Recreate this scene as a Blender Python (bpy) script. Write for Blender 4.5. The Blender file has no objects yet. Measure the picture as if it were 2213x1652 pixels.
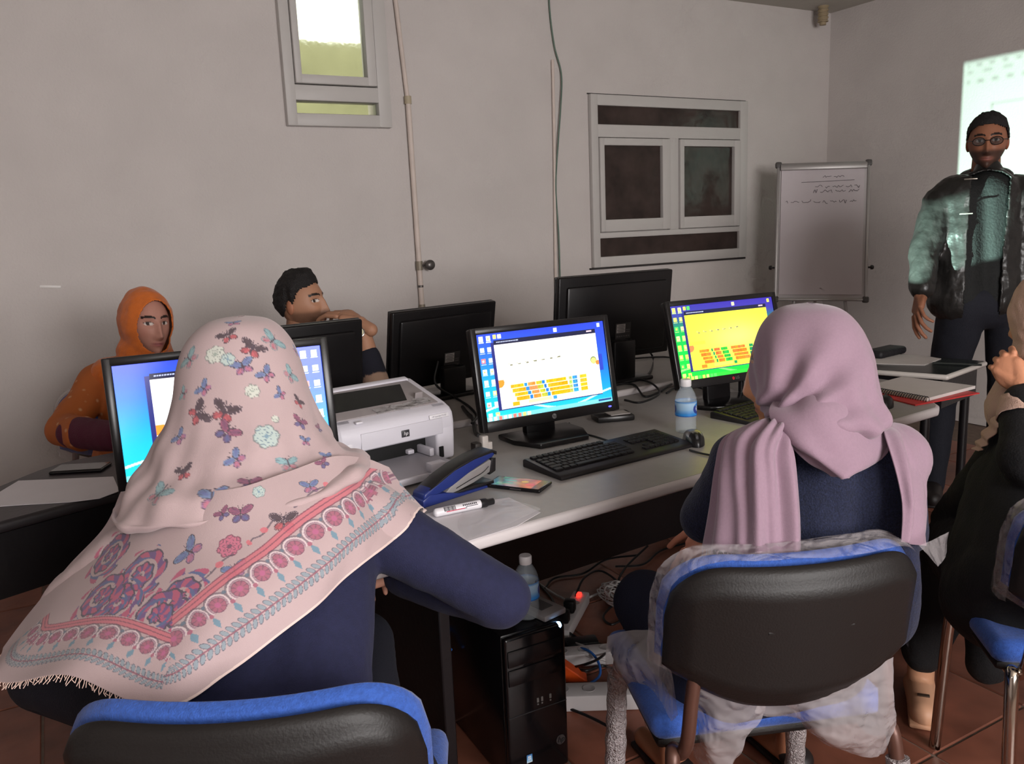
import bpy, bmesh, math, random
import numpy as np
from mathutils import Vector, Matrix
random.seed(7)
SC = bpy.context.scene
COL = SC.collection

# ------------------------------------------------------------------ camera
CAM_H = 1.37
F_PX, YAW, PITCH, ROLL = 1779.0, math.radians(61.147), math.radians(10.66), math.radians(-2.38)
_fh = np.array([math.cos(YAW), math.sin(YAW), 0.0])
FW = _fh*math.cos(PITCH) - np.array([0, 0, 1.0])*math.sin(PITCH)
_rt = np.cross(_fh, [0, 0, 1.0]); _up = np.cross(_rt, FW)
RT = _rt*math.cos(ROLL) + _up*math.sin(ROLL)
UP = -_rt*math.sin(ROLL) + _up*math.cos(ROLL)
CC = np.array([0, 0, CAM_H])
cam = bpy.data.cameras.new('camera'); cam.sensor_width = 36.0; cam.lens = F_PX*36.0/2213.0
cam.clip_start = 0.05
camo = bpy.data.objects.new('camera', cam); COL.objects.link(camo)
camo.matrix_world = Matrix(((RT[0], UP[0], -FW[0], 0), (RT[1], UP[1], -FW[1], 0), (RT[2], UP[2], -FW[2], CAM_H), (0, 0, 0, 1)))
SC.camera = camo

def P(x, y, d):
    """survey helper: the point seen at photo position x,y at distance d along the view axis"""
    return CC + d*(FW + (x-1106.5)/F_PX*RT - (y-826.0)/F_PX*UP)
def ZP(x, y, z):
    r = FW + (x-1106.5)/F_PX*RT - (y-826.0)/F_PX*UP
    return CC + (z-CAM_H)/r[2]*r

# ------------------------------------------------------------------ world, exposure
w = bpy.data.worlds.new('world'); SC.world = w; w.use_nodes = True
nt = w.node_tree
bg = nt.nodes['Background']; bg.inputs[0].default_value = (0.98, 1.0, 0.90, 1); bg.inputs[1].default_value = 2.2
SC.view_settings.view_transform = 'Standard'; SC.view_settings.look = 'None'
CY = SC.cycles
CY.use_adaptive_sampling = True; CY.adaptive_threshold = .06; CY.adaptive_min_samples = 12
CY.max_bounces = 4; CY.diffuse_bounces = 2; CY.glossy_bounces = 3; CY.transmission_bounces = 5; CY.transparent_max_bounces = 8
CY.caustics_reflective = False; CY.caustics_refractive = False
SC.view_settings.exposure = 0.0; SC.view_settings.gamma = 1.0; SC.view_settings.use_curve_mapping = False

# room extents
XL, XR, YF, YB, HC = -2.6, 5.08, -2.6, 4.30, 2.77

def light(name, kind, loc, energy, color=(1, 1, 1), target=None, **kw):
    l = bpy.data.lights.new(name, kind); l.energy = energy; l.color = color
    for k, v in kw.items(): setattr(l, k, v)
    o = bpy.data.objects.new(name, l); COL.objects.link(o); o.location = loc
    if target is not None:
        o.rotation_euler = (Vector(target)-Vector(loc)).to_track_quat('-Z', 'Y').to_euler()
    return o
# the compact camera's own flash, just above and left of the lens
fl = CC + RT*-0.06 + UP*0.05
light('camera_flash', 'AREA', tuple(fl), 2.0, (1.0, 0.95, 0.95), tuple(fl+FW), shape='DISK', size=0.05)
# added fill light behind the photographer, coming from an invented, unseen window
light('added_fill_light', 'AREA', (1.0, YF+0.02, 1.75), 172.0, (1.0, 0.955, 0.955), (1.0, YF+1, 1.75), shape='RECTANGLE', size=2.2, size_y=1.3)

# ------------------------------------------------------------------ materials
def lin(c):
    c = np.asarray(c, float)/255.0
    return np.where(c <= .04045, c/12.92, ((c+.055)/1.055)**2.4)
MATS = {}
def M(name, rgb=None, rough=.5, metal=0, var=0, vs=12, bump=0, bs=150, emit=0, trans=0, alpha=1, ior=1.45, attr=False, spec=.5, coat=0, sheen=0, bdist=.01):
    if name in MATS: return MATS[name]
    m = bpy.data.materials.new(name); m.use_nodes = True; t = m.node_tree; N = t.nodes; L = t.links
    b = N['Principled BSDF']; I = b.inputs
    I['Roughness'].default_value = rough; I['Metallic'].default_value = metal; I['IOR'].default_value = ior
    I['Specular IOR Level'].default_value = spec; I['Transmission Weight'].default_value = trans; I['Alpha'].default_value = alpha
    I['Coat Weight'].default_value = coat; I['Sheen Weight'].default_value = sheen
    tc = N.new('ShaderNodeTexCoord')
    src = None
    if attr:
        a = N.new('ShaderNodeAttribute'); a.attribute_name = 'Col'; src = a.outputs['Color']
    if src is None:
        l = lin(rgb)
        if var:
            nz = N.new('ShaderNodeTexNoise'); nz.inputs['Scale'].default_value = vs; nz.inputs['Detail'].default_value = 2
            L.new(tc.outputs['Object'], nz.inputs['Vector'])
            r = N.new('ShaderNodeValToRGB')
            r.color_ramp.elements[0].position = .3; r.color_ramp.elements[1].position = .7
            r.color_ramp.elements[0].color = (*np.clip(l*(1-var), 0, 1), 1); r.color_ramp.elements[1].color = (*np.clip(l*(1+var), 0, 1), 1)
            L.new(nz.outputs['Fac'], r.inputs['Fac']); src = r.outputs['Color']
        else:
            I['Base Color'].default_value = (*l, 1)
            if emit: I['Emission Color'].default_value = (*l, 1)
    if src is not None:
        L.new(src, I['Base Color'])
        if emit: L.new(src, I['Emission Color'])
    if emit: I['Emission Strength'].default_value = emit
    if bump:
        nb = N.new('ShaderNodeTexNoise'); nb.inputs['Scale'].default_value = bs; nb.inputs['Detail'].default_value = 1
        L.new(tc.outputs['Object'], nb.inputs['Vector'])
        bp = N.new('ShaderNodeBump'); bp.inputs['Strength'].default_value = bump; bp.inputs['Distance'].default_value = bdist
        L.new(nb.outputs['Fac'], bp.inputs['Height']); L.new(bp.outputs['Normal'], I['Normal'])
    MATS[name] = m
    return m
def plastic_film(name, opacity, rgb, bs=28, bump=.9):
    if name in MATS: return MATS[name]
    m = bpy.data.materials.new(name); m.use_nodes = True; t = m.node_tree; N = t.nodes; L = t.links
    b = N['Principled BSDF']; b.inputs['Base Color'].default_value = (*lin(rgb), 1); b.inputs['Roughness'].default_value = .22
    tc = N.new('ShaderNodeTexCoord'); nb = N.new('ShaderNodeTexNoise'); nb.inputs['Scale'].default_value = bs; nb.inputs['Detail'].default_value = 1; nb.inputs['Distortion'].default_value = 1.2
    L.new(tc.outputs['Object'], nb.inputs['Vector'])
    bp = N.new('ShaderNodeBump'); bp.inputs['Strength'].default_value = bump; bp.inputs['Distance'].default_value = .02
    L.new(nb.outputs['Fac'], bp.inputs['Height']); L.new(bp.outputs['Normal'], b.inputs['Normal'])
    tr = N.new('ShaderNodeBsdfTransparent'); mx = N.new('ShaderNodeMixShader'); mx.inputs[0].default_value = opacity
    L.new(tr.outputs[0], mx.inputs[1]); L.new(b.outputs[0], mx.inputs[2])
    L.new(mx.outputs[0], N['Material Output'].inputs['Surface'])
    MATS[name] = m
    return m

# ------------------------------------------------------------------ geometry helpers
def T(x, y, z): return Matrix.Translation((float(x), float(y), float(z)))
def RX(a): return Matrix.Rotation(math.radians(a), 4, 'X')
def RY(a): return Matrix.Rotation(math.radians(a), 4, 'Y')
def RZ(a): return Matrix.Rotation(math.radians(a), 4, 'Z')
def xf(v, m):
    v = np.asarray(v, float); m = np.array(m)
    return v @ m[:3, :3].T + m[:3, 3]
class G:
    def __init__(s): s.v = []; s.f = []; s.m = []; s.n = 0
    def add(s, vf, mat=None, mi=0):
        v, f = vf; v = np.asarray(v, float)
        if mat is not None: v = xf(v, mat)
        s.v.append(v); n = s.n
        s.f += [tuple(i+n for i in q) for q in f]; s.m += [mi]*len(f); s.n += len(v)
        return s
    def data(s): return np.concatenate(s.v), s.f
def box(sx, sy, sz):
    x, y, z = sx/2, sy/2, sz/2
    v = [(-x,-y,-z),(x,-y,-z),(x,y,-z),(-x,y,-z),(-x,-y,z),(x,-y,z),(x,y,z),(-x,y,z)]
    return np.array(v), [(0,3,2,1),(4,5,6,7),(0,1,5,4),(1,2,6,5),(2,3,7,6),(3,0,4,7)]
def bevel(vf, r, seg=2, ang=30):
    bm = bmesh.new(); vs = [bm.verts.new(p) for p in vf[0]]
    for q in vf[1]: bm.faces.new([vs[i] for i in q])
    bmesh.ops.recalc_face_normals(bm, faces=bm.faces)
    es = [e for e in bm.edges if len(e.link_faces) == 2 and e.calc_face_angle(0) > math.radians(ang)]
    bmesh.ops.bevel(bm, geom=es, offset=r, segments=seg, affect='EDGES', profile=.5, clamp_overlap=True)
    bm.verts.index_update()
    v = np.array([p.co[:] for p in bm.verts]); f = [tuple(p.index for p in q.verts) for q in bm.faces]
    bm.free(); return v, f
def rbox(sx, sy, sz, r, seg=2): return bevel(box(sx, sy, sz), r, seg)
def prism(poly, z0, z1):
    n = len(poly); v = [(x, y, z0) for x, y in poly]+[(x, y, z1) for x, y in poly]
    f = [tuple(range(n-1, -1, -1)), tuple(range(n, 2*n))]+[(i, (i+1) % n, n+(i+1) % n, n+i) for i in range(n)]
    return np.array(v, float), f
def lathe(prof, n=24):
    v = []; f = []
    for r, z in prof:
        for k in range(n):
            a = 2*math.pi*k/n; v.append((r*math.cos(a), r*math.sin(a), z))
    m = len(prof)
    for i in range(m-1):
        for k in range(n): f.append((i*n+k, i*n+(k+1) % n, (i+1)*n+(k+1) % n, (i+1)*n+k))
    f.append(tuple(range(n-1, -1, -1))); f.append(tuple((m-1)*n+k for k in range(n)))
    return np.array(v), f
def cyl(r, h, n=20, r2=None): return lathe([(r, 0), (r if r2 is None else r2, h)], n)
def spline(pts, n):
    p = np.asarray(pts, float)
    if len(p) < 3: t = np.linspace(0, 1, n)[:, None]; return p[0]*(1-t)+p[-1]*t
    q = np.vstack([2*p[0]-p[1], p, 2*p[-1]-p[-2]]); u = np.linspace(0, len(p)-1, n)
    i = np.minimum(u.astype(int), len(p)-2); t = (u-i)[:, None]
    a, b, c, d = q[i], q[i+1], q[i+2], q[i+3]
    return .5*(2*b+(c-a)*t+(2*a-5*b+4*c-d)*t**2+(3*b-a-3*c+d)*t**3)
def tube(pts, r, n=8, smooth=0):
    p = spline(pts, smooth) if smooth else np.asarray(pts, float)
    m = len(p); rr = np.full(m, r) if np.isscalar(r) else np.interp(np.linspace(0, 1, m), np.linspace(0, 1, len(r)), r)
    tg = np.gradient(p, axis=0); tg /= np.linalg.norm(tg, axis=1)[:, None]+1e-12
    up = np.array([0, 0, 1.0]) if abs(tg[0][2]) < .9 else np.array([1.0, 0, 0])
    v = []; a = np.linspace(0, 2*np.pi, n, endpoint=False)
    nrm = np.cross(tg[0], up); nrm /= np.linalg.norm(nrm)
    for i in range(m):
        nrm = nrm-tg[i]*(nrm@tg[i]); nrm /= np.linalg.norm(nrm); bn = np.cross(tg[i], nrm)
        v.append(p[i]+rr[i]*(np.cos(a)[:, None]*nrm+np.sin(a)[:, None]*bn))
    f = [(i*n+k, i*n+(k+1) % n, (i+1)*n+(k+1) % n, (i+1)*n+k) for i in range(m-1) for k in range(n)]
    f += [tuple(range(n-1, -1, -1)), tuple((m-1)*n+k for k in range(n))]
    return np.concatenate(v), f
def ell(c, r, nu=20, nv=14, rot=None):
    v = []; f = []
    for i in range(nv+1):
        th = math.pi*(.001+.998*i/nv)
        for k in range(nu):
            ph = 2*math.pi*k/nu; v.append((r[0]*math.sin(th)*math.cos(ph), r[1]*math.sin(th)*math.sin(ph), r[2]*math.cos(th)))
    for i in range(nv):
        for k in range(nu): f.append((i*nu+k, (i+1)*nu+k, (i+1)*nu+(k+1) % nu, i*nu+(k+1) % nu))
    f += [tuple(range(nu)), tuple(nv*nu+k for k in range(nu-1, -1, -1))]
    v = np.array(v)
    if rot is not None: v = v @ np.array(rot)[:3, :3].T
    return v+np.asarray(c, float), f
def cap(p0, p1, r0, r1, n=16):
    p0 = np.asarray(p0, float); p1 = np.asarray(p1, float); ax = p1-p0; L = np.linalg.norm(ax); ax = ax/(L+1e-9)
    pts = []; rs = []
    for i in range(6):
        a = math.pi/2*(1-i/5); pts.append(p0-ax*r0*math.sin(a)); rs.append(max(r0*math.cos(a), r0*.02))
    for i in range(6):
        a = math.pi/2*i/5; pts.append(p1+ax*r1*math.sin(a)); rs.append(max(r1*math.cos(a), r1*.02))
    pts = np.array(pts); rs = np.array(rs)
    up = np.array([0, 0, 1.0]) if abs(ax[2]) < .9 else np.array([1.0, 0, 0])
    nr = np.cross(ax, up); nr /= np.linalg.norm(nr); bn = np.cross(ax, nr); a = np.linspace(0, 2*np.pi, n, endpoint=False)
    v = np.concatenate([pts[i]+rs[i]*(np.cos(a)[:, None]*nr+np.sin(a)[:, None]*bn) for i in range(12)])
    f = [(i*n+k, i*n+(k+1) % n, (i+1)*n+(k+1) % n, (i+1)*n+k) for i in range(11) for k in range(n)]
    f += [tuple(range(n-1, -1, -1)), tuple(11*n+k for k in range(n))]
    return v, f
def gridf(nr, nc, wrap=False):
    i, k = np.meshgrid(np.arange(nr-1), np.arange(nc if wrap else nc-1), indexing='ij')
    k2 = (k+1) % nc
    return np.stack([i*nc+k, i*nc+k2, (i+1)*nc+k2, (i+1)*nc+k], -1).reshape(-1, 4)
def upsample(ctrl, nr, nc):
    c = np.asarray(ctrl, float)
    a = np.stack([spline(c[:, j], nr) for j in range(c.shape[1])], 1)
    return np.stack([spline(a[i], nc) for i in range(nr)], 0)
def gnormals(g):
    du = np.gradient(g, axis=1); dv = np.gradient(g, axis=0); n = np.cross(du, dv)
    return n/(np.linalg.norm(n, axis=2)[..., None]+1e-12)

MW = {}
def mk(name, v, f, mats, parent=None, smooth=True, local=True, mi=None, col=None, solid=0, fixn=True, ang=None):
    me = bpy.data.meshes.new(name); v = np.asarray(v, float)
    loc = None
    if parent is None:
        loc = np.array([(v[:, 0].min()+v[:, 0].max())/2, (v[:, 1].min()+v[:, 1].max())/2, v[:, 2].min()]); v = v-loc
    if isinstance(f, np.ndarray): f = f.tolist()
    me.from_pydata(v.tolist(), [], f); 
    if fixn:
        bm = bmesh.new(); bm.from_mesh(me); bmesh.ops.recalc_face_normals(bm, faces=bm.faces); bm.to_mesh(me); bm.free()
    for m in (mats if isinstance(mats, (list, tuple)) else [mats]): me.materials.append(m)
    if mi is not None: me.polygons.foreach_set('material_index', np.asarray(mi, np.int32))
    if smooth:
        me.shade_smooth()
        if smooth != 'all':
            try: me.set_sharp_from_angle(angle=math.radians(ang or 40))
            except Exception: pass
    if col is not None:
        a = me.color_attributes.new('Col', 'FLOAT_COLOR', 'POINT')
        c = np.ones((len(v), 4), np.float32); c[:, :3] = col; a.data.foreach_set('color', c.ravel())
    o = bpy.data.objects.new(name, me); COL.objects.link(o)
    if loc is not None: o.location = loc; MW[o] = Matrix.Translation(loc)
    else:
        o.parent = parent
        if local: MW[o] = MW[parent].copy()
        else: o.matrix_parent_inverse = MW[parent].inverted(); MW[o] = Matrix()
    if solid:
        md = o.modifiers.new('thickness', 'SOLIDIFY'); md.thickness = solid; md.offset = 0
    return o
def mkg(name, g, mats, parent=None, **kw):
    v, f = g.data(); return mk(name, v, f, mats, parent, mi=g.m if max(g.m) else None, **kw)
def tag(o, label, cat, group=None, kind=None):
    o['label'] = label; o['category'] = cat
    if group: o['group'] = group
    if kind: o['kind'] = kind
    return o
def thing(name, label, cat, loc=(0, 0, 0), rotz=0, group=None):
    o = bpy.data.objects.new(name, None); COL.objects.link(o); o.empty_display_size = .05
    o.location = tuple(float(a) for a in loc); o.rotation_euler = (0, 0, math.radians(rotz)); MW[o] = T(*loc) @ RZ(rotz)
    return tag(o, label, cat, group)
def struct(o): o['kind'] = 'structure'; return o
def text_vf(s, size, shear=0, extrude=.0004, align='CENTER', bold=0):
    cu = bpy.data.curves.new('t', 'FONT'); cu.body = s; cu.size = size; cu.shear = shear; cu.extrude = extrude; cu.align_x = align; cu.align_y = 'CENTER'; cu.offset = bold; cu.resolution_u = 3
    o = bpy.data.objects.new('t', cu); COL.objects.link(o)
    dg = bpy.context.evaluated_depsgraph_get(); me = o.evaluated_get(dg).to_mesh()
    v = np.array([p.co[:] for p in me.vertices]); f = [tuple(p.vertices) for p in me.polygons]
    o.evaluated_get(dg).to_mesh_clear(); bpy.data.objects.remove(o); bpy.data.curves.remove(cu)
    return v, f
def blob(parts, voxel=.006, it=6, fac=.5):
    """one continuous skin over overlapping shapes"""
    g = G()
    for p in parts: g.add(p)
    v, f = g.data(); me = bpy.data.meshes.new('b'); me.from_pydata(v.tolist(), [], f); me.update()
    bm = bmesh.new(); bm.from_mesh(me); bmesh.ops.recalc_face_normals(bm, faces=bm.faces); bm.to_mesh(me); bm.free()
    o = bpy.data.objects.new('b', me); COL.objects.link(o)
    r = o.modifiers.new('r', 'REMESH'); r.mode = 'VOXEL'; r.voxel_size = voxel
    if it: s = o.modifiers.new('s', 'SMOOTH'); s.iterations = it; s.factor = fac
    dg = bpy.context.evaluated_depsgraph_get(); e = o.evaluated_get(dg); m2 = e.to_mesh()
    n = len(m2.vertices); vv = np.empty(n*3); m2.vertices.foreach_get('co', vv); vv = vv.reshape(-1, 3)
    nn = np.empty(n*3); m2.vertices.foreach_get('normal', nn); nn = nn.reshape(-1, 3)
    ff = [tuple(p.vertices) for p in m2.polygons]
    e.to_mesh_clear(); bpy.data.objects.remove(o); bpy.data.meshes.remove(me)
    return vv, ff, nn
def cut(v, f, keep):
    """drop the vertices where keep is False, with their faces"""
    idx = -np.ones(len(v), int); idx[keep] = np.arange(keep.sum())
    return v[keep], [tuple(int(idx[i]) for i in q) for q in f if all(keep[i] for i in q)]
def wob(p, s, seed=0):
    """smooth pseudo noise in -1..1"""
    r = np.random.default_rng(seed); out = np.zeros(len(p))
    for k in range(6):
        d = r.normal(size=3); d /= np.linalg.norm(d); out += np.sin(p @ d*s*(.6+.5*k)+r.uniform(0, 6.28))/(1+.5*k)
    return out/2.6
# ------------------------------------------------------------------ the room
wallm = M('wall_paint', (214, 206, 202), .85, var=.035, vs=3, bump=.35, bs=95, bdist=.004, spec=.2)
ceilm = M('ceiling_paint', (196, 190, 180), .9, bump=.2, bs=60)
framem = M('window_frame_paint', (205, 200, 196), .45, spec=.4)
def wall_with_hole(name, hole, y0, y1):
    x0, x1, z0, z1 = hole; g = G()
    for a, b, c, d in ((XL-.12, x0, 0, HC), (x1, XR+.12, 0, HC), (x0, x1, 0, z0), (x0, x1, z1, HC)):
        g.add(box(b-a, y1-y0, d-c), T((a+b)/2, (y0+y1)/2, (c+d)/2))
    return struct(mkg(name, g, wallm, smooth=False))
wall_with_hole('wall_back', (1.19, 1.625, 1.965, 2.66), YB, YB+.14)
wall_with_hole('wall_front', (-.15, 2.15, 1.05, 2.45), YF-.14, YF)  # opening made for the added fill window
def slab(x, y, z): 
    v, f = box(x[1]-x[0], y[1]-y[0], z[1]-z[0]); return v+np.array([sum(x)/2, sum(y)/2, sum(z)/2]), f
struct(mk('wall_right', *slab((XR, XR+.14), (YF, YB), (0, HC)), wallm, smooth=False))
struct(mk('wall_left', *slab((XL-.14, XL), (YF, YB), (0, HC)), wallm, smooth=False))
struct(mk('ceiling', *slab((XL-.14, XR+.14), (YF-.14, YB+.14), (HC, HC+.1)), ceilm, smooth=False))
groutm = M('floor_grout', (118, 100, 88), .9, var=.15, vs=30)
floor = struct(mk('floor', *slab((XL-.14, XR+.14), (YF-.14, YB+.14), (-.12, -.005)), groutm, smooth=False))
tilem = M('terracotta_tile', (122, 74, 58), .42, var=.28, vs=7, bump=.08, bs=40, spec=.4)
_t = tilem.node_tree; _oi = _t.nodes.new('ShaderNodeObjectInfo'); _hs = _t.nodes.new('ShaderNodeHueSaturation'); _mr = _t.nodes.new('ShaderNodeMapRange')
_mr.inputs[3].default_value = .8; _mr.inputs[4].default_value = 1.2
_bs = _t.nodes['Principled BSDF']; _src = _bs.inputs['Base Color'].links[0].from_socket
_t.links.new(_oi.outputs['Random'], _mr.inputs[0]); _t.links.new(_mr.outputs[0], _hs.inputs['Value']); _t.links.new(_src, _hs.inputs['Color']); _t.links.new(_hs.outputs[0], _bs.inputs['Base Color'])
TS = .40
tile0 = None
for i in range(17):
    for j in range(12):
        x = -1.98+i*TS; y = -.25+j*TS
        if y > 4.1: continue
        if tile0 is None:
            v, f = rbox(TS-.007, TS-.007, .012, .003, 1)
            tile0 = mk('floor_tile', v, f, tilem, floor, smooth=False); o = tile0
        else:
            o = tile0.copy(); COL.objects.link(o); o.parent = floor
        o.matrix_parent_inverse = MW[floor].inverted(); o.location = (x, y, -.006)
def rail(g, x0, x1, z0, z1, y0, y1, r=.006): g.add(rbox(x1-x0, y1-y0, z1-z0, r, 2), T((x0+x1)/2, (y0+y1)/2, (z0+z1)/2))
# tall window with daylight
Y = YB
g = G(); y0, y1 = Y-.045, Y+.05
rail(g, 1.134, 1.186, 1.913, 2.72, y0, y1); rail(g, 1.617, 1.688, 1.913, 2.72, y0, y1)
for a, b in ((1.913, 1.975), (2.036, 2.112), (2.66, 2.72)): rail(g, 1.18, 1.622, a, b, y0+.001, y1)
win1 = struct(mkg('window_1', g, framem, ang=30))
g = G(); y0 = Y-.06
rail(g, 1.188, 1.222, 2.116, 2.657, y0, Y+.02); rail(g, 1.563, 1.613, 2.116, 2.657, y0, Y+.02)
rail(g, 1.215, 1.57, 2.116, 2.160, y0+.001, Y+.02); rail(g, 1.215, 1.57, 2.61, 2.657, y0+.001, Y+.02)
mkg('sash', g, framem, win1, local=False, ang=30)
frost = M('frosted_glass', (245, 248, 235), .16, trans=1.0, ior=1.12, bump=.25, bs=30, spec=.3)
mk('pane', *slab((1.215, 1.57), (Y-.01, Y-.004), (2.15, 2.62)), frost, win1, local=False, smooth=False)
mk('pane', *slab((1.182, 1.62), (Y-.005, Y+.001), (1.97, 2.04)), frost, win1, local=False, smooth=False)
# what stands outside it: an olive garden wall with a pale coping
olive = M('olive_plaster', (150, 148, 118), .9, var=.12, vs=5, bump=.2, bs=30)
tag(mk('garden_wall', *slab((.2, 3.4), (6.3, 6.5), (-.1, 2.78)), olive, smooth=False), 'olive plastered garden wall outside, seen blurred through the tall daylit window', 'wall')
g = G(); g.add(rbox(.60, .17, .035, .008), T(1.41, Y+.175, 2.145-.03))
tag(mkg('window_ledge', g, M('pale_stone', (225, 222, 205), .8, var=.05)), 'pale stone ledge just outside the tall daylit window', 'ledge')
# wide window with dark panes
g = G(); y0, y1 = Y-.035, Y+.001
rail(g, 2.97, 3.022, 1.098, 2.138, y0, y1); rail(g, 4.187, 4.258, 1.098, 2.138, y0, y1)
for a, b in ((1.098, 1.163), (1.276, 1.312), (1.886, 1.963), (2.073, 2.138)): rail(g, 3.018, 4.191, a, b, y0+.001, y1)
rail(g, 3.578, 3.653, 1.31, 1.89, y0+.0015, y1)
win2 = struct(mkg('window_2', g, framem, ang=30))
darkgl = M('dark_glass', (62, 50, 46), .18, var=.35, vs=9, bump=.25, bs=14, spec=.4)
for x0, x1, px0, px1 in ((3.024, 3.575, 3.058, 3.510), (3.656, 4.185, 3.690, 4.128)):
    g = G(); a, b = 1.316, 1.882
    rail(g, x0, px0, a, b, Y-.046, y1, .004); rail(g, px1, x1, a, b, Y-.046, y1, .004)
    rail(g, px0-.003, px1+.003, a, 1.390, Y-.0455, y1, .004); rail(g, px0-.003, px1+.003, 1.838, b, Y-.0455, y1, .004)
    s = mkg('sash', g, framem, win2, local=False, ang=30)
    mk('pane', *slab((px0-.005, px1+.005), (Y-.018, Y-.012), (1.385, 1.843)), darkgl, s, local=False, smooth=False)
mk('pane', *slab((3.015, 4.192), (Y-.014, Y-.008), (1.96, 2.077)), darkgl, win2, local=False, smooth=False)
mk('pane', *slab((3.015, 4.192), (Y-.014, Y-.008), (1.16, 1.28)), darkgl, win2, local=False, smooth=False)
g = G(); rail(g, 2.955, 4.272, 1.085, 1.097, Y-.012, Y, .002); rail(g, 2.965, 4.262, 2.139, 2.146, Y-.006, Y, .001)
mkg('sealing_strip', g, M('dark_seal', (60, 56, 54), .8), win2, local=False)
# unseen window frame, added behind the photographer to house the fill light
g = G()
for a, b in ((-.15, -.08), (.96, 1.04), (2.08, 2.15)): rail(g, a, b, 1.05, 2.45, YF-.09, YF-.02)
rail(g, -.1, 2.1, 1.05, 1.12, YF-.09, YF-.02); rail(g, -.1, 2.1, 2.38, 2.45, YF-.09, YF-.02)
fill_win = struct(mkg('added_fill_window', g, framem))
# white pipe with a stop valve
pipem = M('painted_pipe', (222, 206, 196), .5, var=.05)
t = thing('water_pipe', 'white painted pipe running down the wall with a round grey valve', 'pipe', (1.80, 4.27, .93))
mk('pipe', *tube([(1.744, 4.282, 2.77), (1.762, 4.282, 2.52), (1.794, 4.282, 2.05)], .012, 10, 24), pipem, t, local=False)
mk('pipe', *tube([(1.793, 4.278, 2.07), (1.797, 4.278, 1.6), (1.80, 4.278, 1.21), (1.802, 4.278, .95)], .0145, 10, 24), pipem, t, local=False)
g = G(); g.add(cyl(.019, .04), T(1.793, 4.278, 2.04)); mkg('coupling', g, M('old_fitting', (190, 176, 150), .6), t, local=False)
g = G(); g.add(cyl(.02, .035, 16, .016), T(1.802, 4.276, .93)); mkg('end_cap', g, M('grey_fitting', (150, 140, 125), .5, metal=.3), t, local=False)
g = G(); g.add(cyl(.019, .05), T(1.80, 4.276, 1.155)); mkg('fitting', g, M('grey_fitting', (150, 140, 125), .5, metal=.3), t, local=False)
vm = M('valve_metal', (105, 100, 98), .35, metal=.6)
g = G(); g.add(tube([(1.80, 4.276, 1.18), (1.845, 4.25, 1.182)], .008)); g.add(lathe([(.022, 0), (.028, .006), (.028, .018), (.02, .026), (.008, .03)], 20), T(1.848, 4.25, 1.182) @ RX(90)); mkg('valve', g, vm, t, local=False)
g = G(); g.add(cyl(.0158, .012), T(1.801, 4.278, 1.06)); mkg('clamp', g, vm, t, local=False)
tag(mk('wall_conduit', *tube([(2.722, 4.288, 2.32), (2.715, 4.288, 1.8), (2.700, 4.288, 1.2), (2.693, 4.288, .85)], .009, 8, 20), pipem), 'slim white cable conduit running down the wall between the two windows', 'conduit')
tag(mk('green_wire', *tube([(2.715, 4.29, 2.77), (2.712, 4.288, 2.60), (2.735, 4.286, 2.40), (2.775, 4.28, 2.24), (2.76, 4.275, 2.05), (2.738, 4.275, 1.87), (2.712, 4.278, 1.6), (2.722, 4.278, 1.3), (2.722, 4.278, 1.0)], .0045, 6, 60), M('green_insulation', (96, 118, 104), .5)), 'thin green wire hanging loosely on the wall beside the white conduit', 'wire')
# ribbed fitting under the ceiling in the corner
pr = []
for k in range(9): pr += [(.030 if k % 2 else .036, -.012*k), (.036 if k % 2 == 0 else .030, -.012*k-.006)]
g = G(); g.add(lathe(pr[::-1], 20), T(4.86, 4.18, HC)); g.add(cyl(.022, .02), T(4.86, 4.18, HC-.122))
tag(mkg('ceiling_fitting', g, M('beige_fitting', (168, 150, 120), .6)), 'ribbed beige fitting hanging from the ceiling in the room corner', 'fitting')
g = G(); g.add(box(.07, .0035, .008)); 
tag(mkg('tape_scrap', G().add(rbox(.085, .003, .012, .001), T(.0, YB-.003, 1.19) @ RY(6)), M('pale_tape', (235, 230, 226), .4)), 'small pale scrap of tape stuck on the wall at far left', 'tape')
# flip chart in the corner
d = 5.35
TL, TR_, BL, BR = P(1690, 358, d), P(1885, 352, d-.12), P(1664, 646, d), P(1866, 649, d-.12)
ex = TR_-TL; W_ = np.linalg.norm(ex); ex /= W_; ez = (TL+TR_-BL-BR)/2; H_ = np.linalg.norm(ez); ez /= H_; ez -= ex*(ex@ez); ez /= np.linalg.norm(ez); ey = np.cross(ez, ex)
C0 = (TL+TR_+BL+BR)/4
FM = Matrix(((ex[0], ey[0], ez[0], C0[0]), (ex[1], ey[1], ez[1], C0[1]), (ex[2], ey[2], ez[2], C0[2]), (0, 0, 0, 1)))
fc = thing('flip_chart', 'white flip chart easel with handwritten paper in the room corner', 'flip chart', (C0[0], C0[1], 0))
alum = M('aluminium', (176, 172, 170), .4, metal=.5); capm = M('grey_plastic_cap', (92, 88, 86), .5)
def fpart(name, g, m, **kw): return mk(name, xf(g.data()[0], FM), g.data()[1], m, fc, local=False, **kw)
fpart('board', G().add(rbox(W_, .018, H_, .004)), M('white_board', (220, 214, 214), .4))
g = G()
for s in (-1, 1): g.add(rbox(.018, .026, H_, .004), T(s*W_/2, -.004, 0)); g.add(rbox(W_, .026, .018, .004), T(0, -.004, s*H_/2))
fpart('frame', g, alum)
fpart('paper_clamp', G().add(rbox(W_-.02, .03, .04, .008), T(0, -.02, H_/2-.02)), alum)
for sx in (-1, 1):
    for sz in (-1, 1): fpart('corner_cap', G().add(rbox(.04, .034, .04, .01), T(sx*W_/2, -.004, sz*H_/2)), capm)
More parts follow.
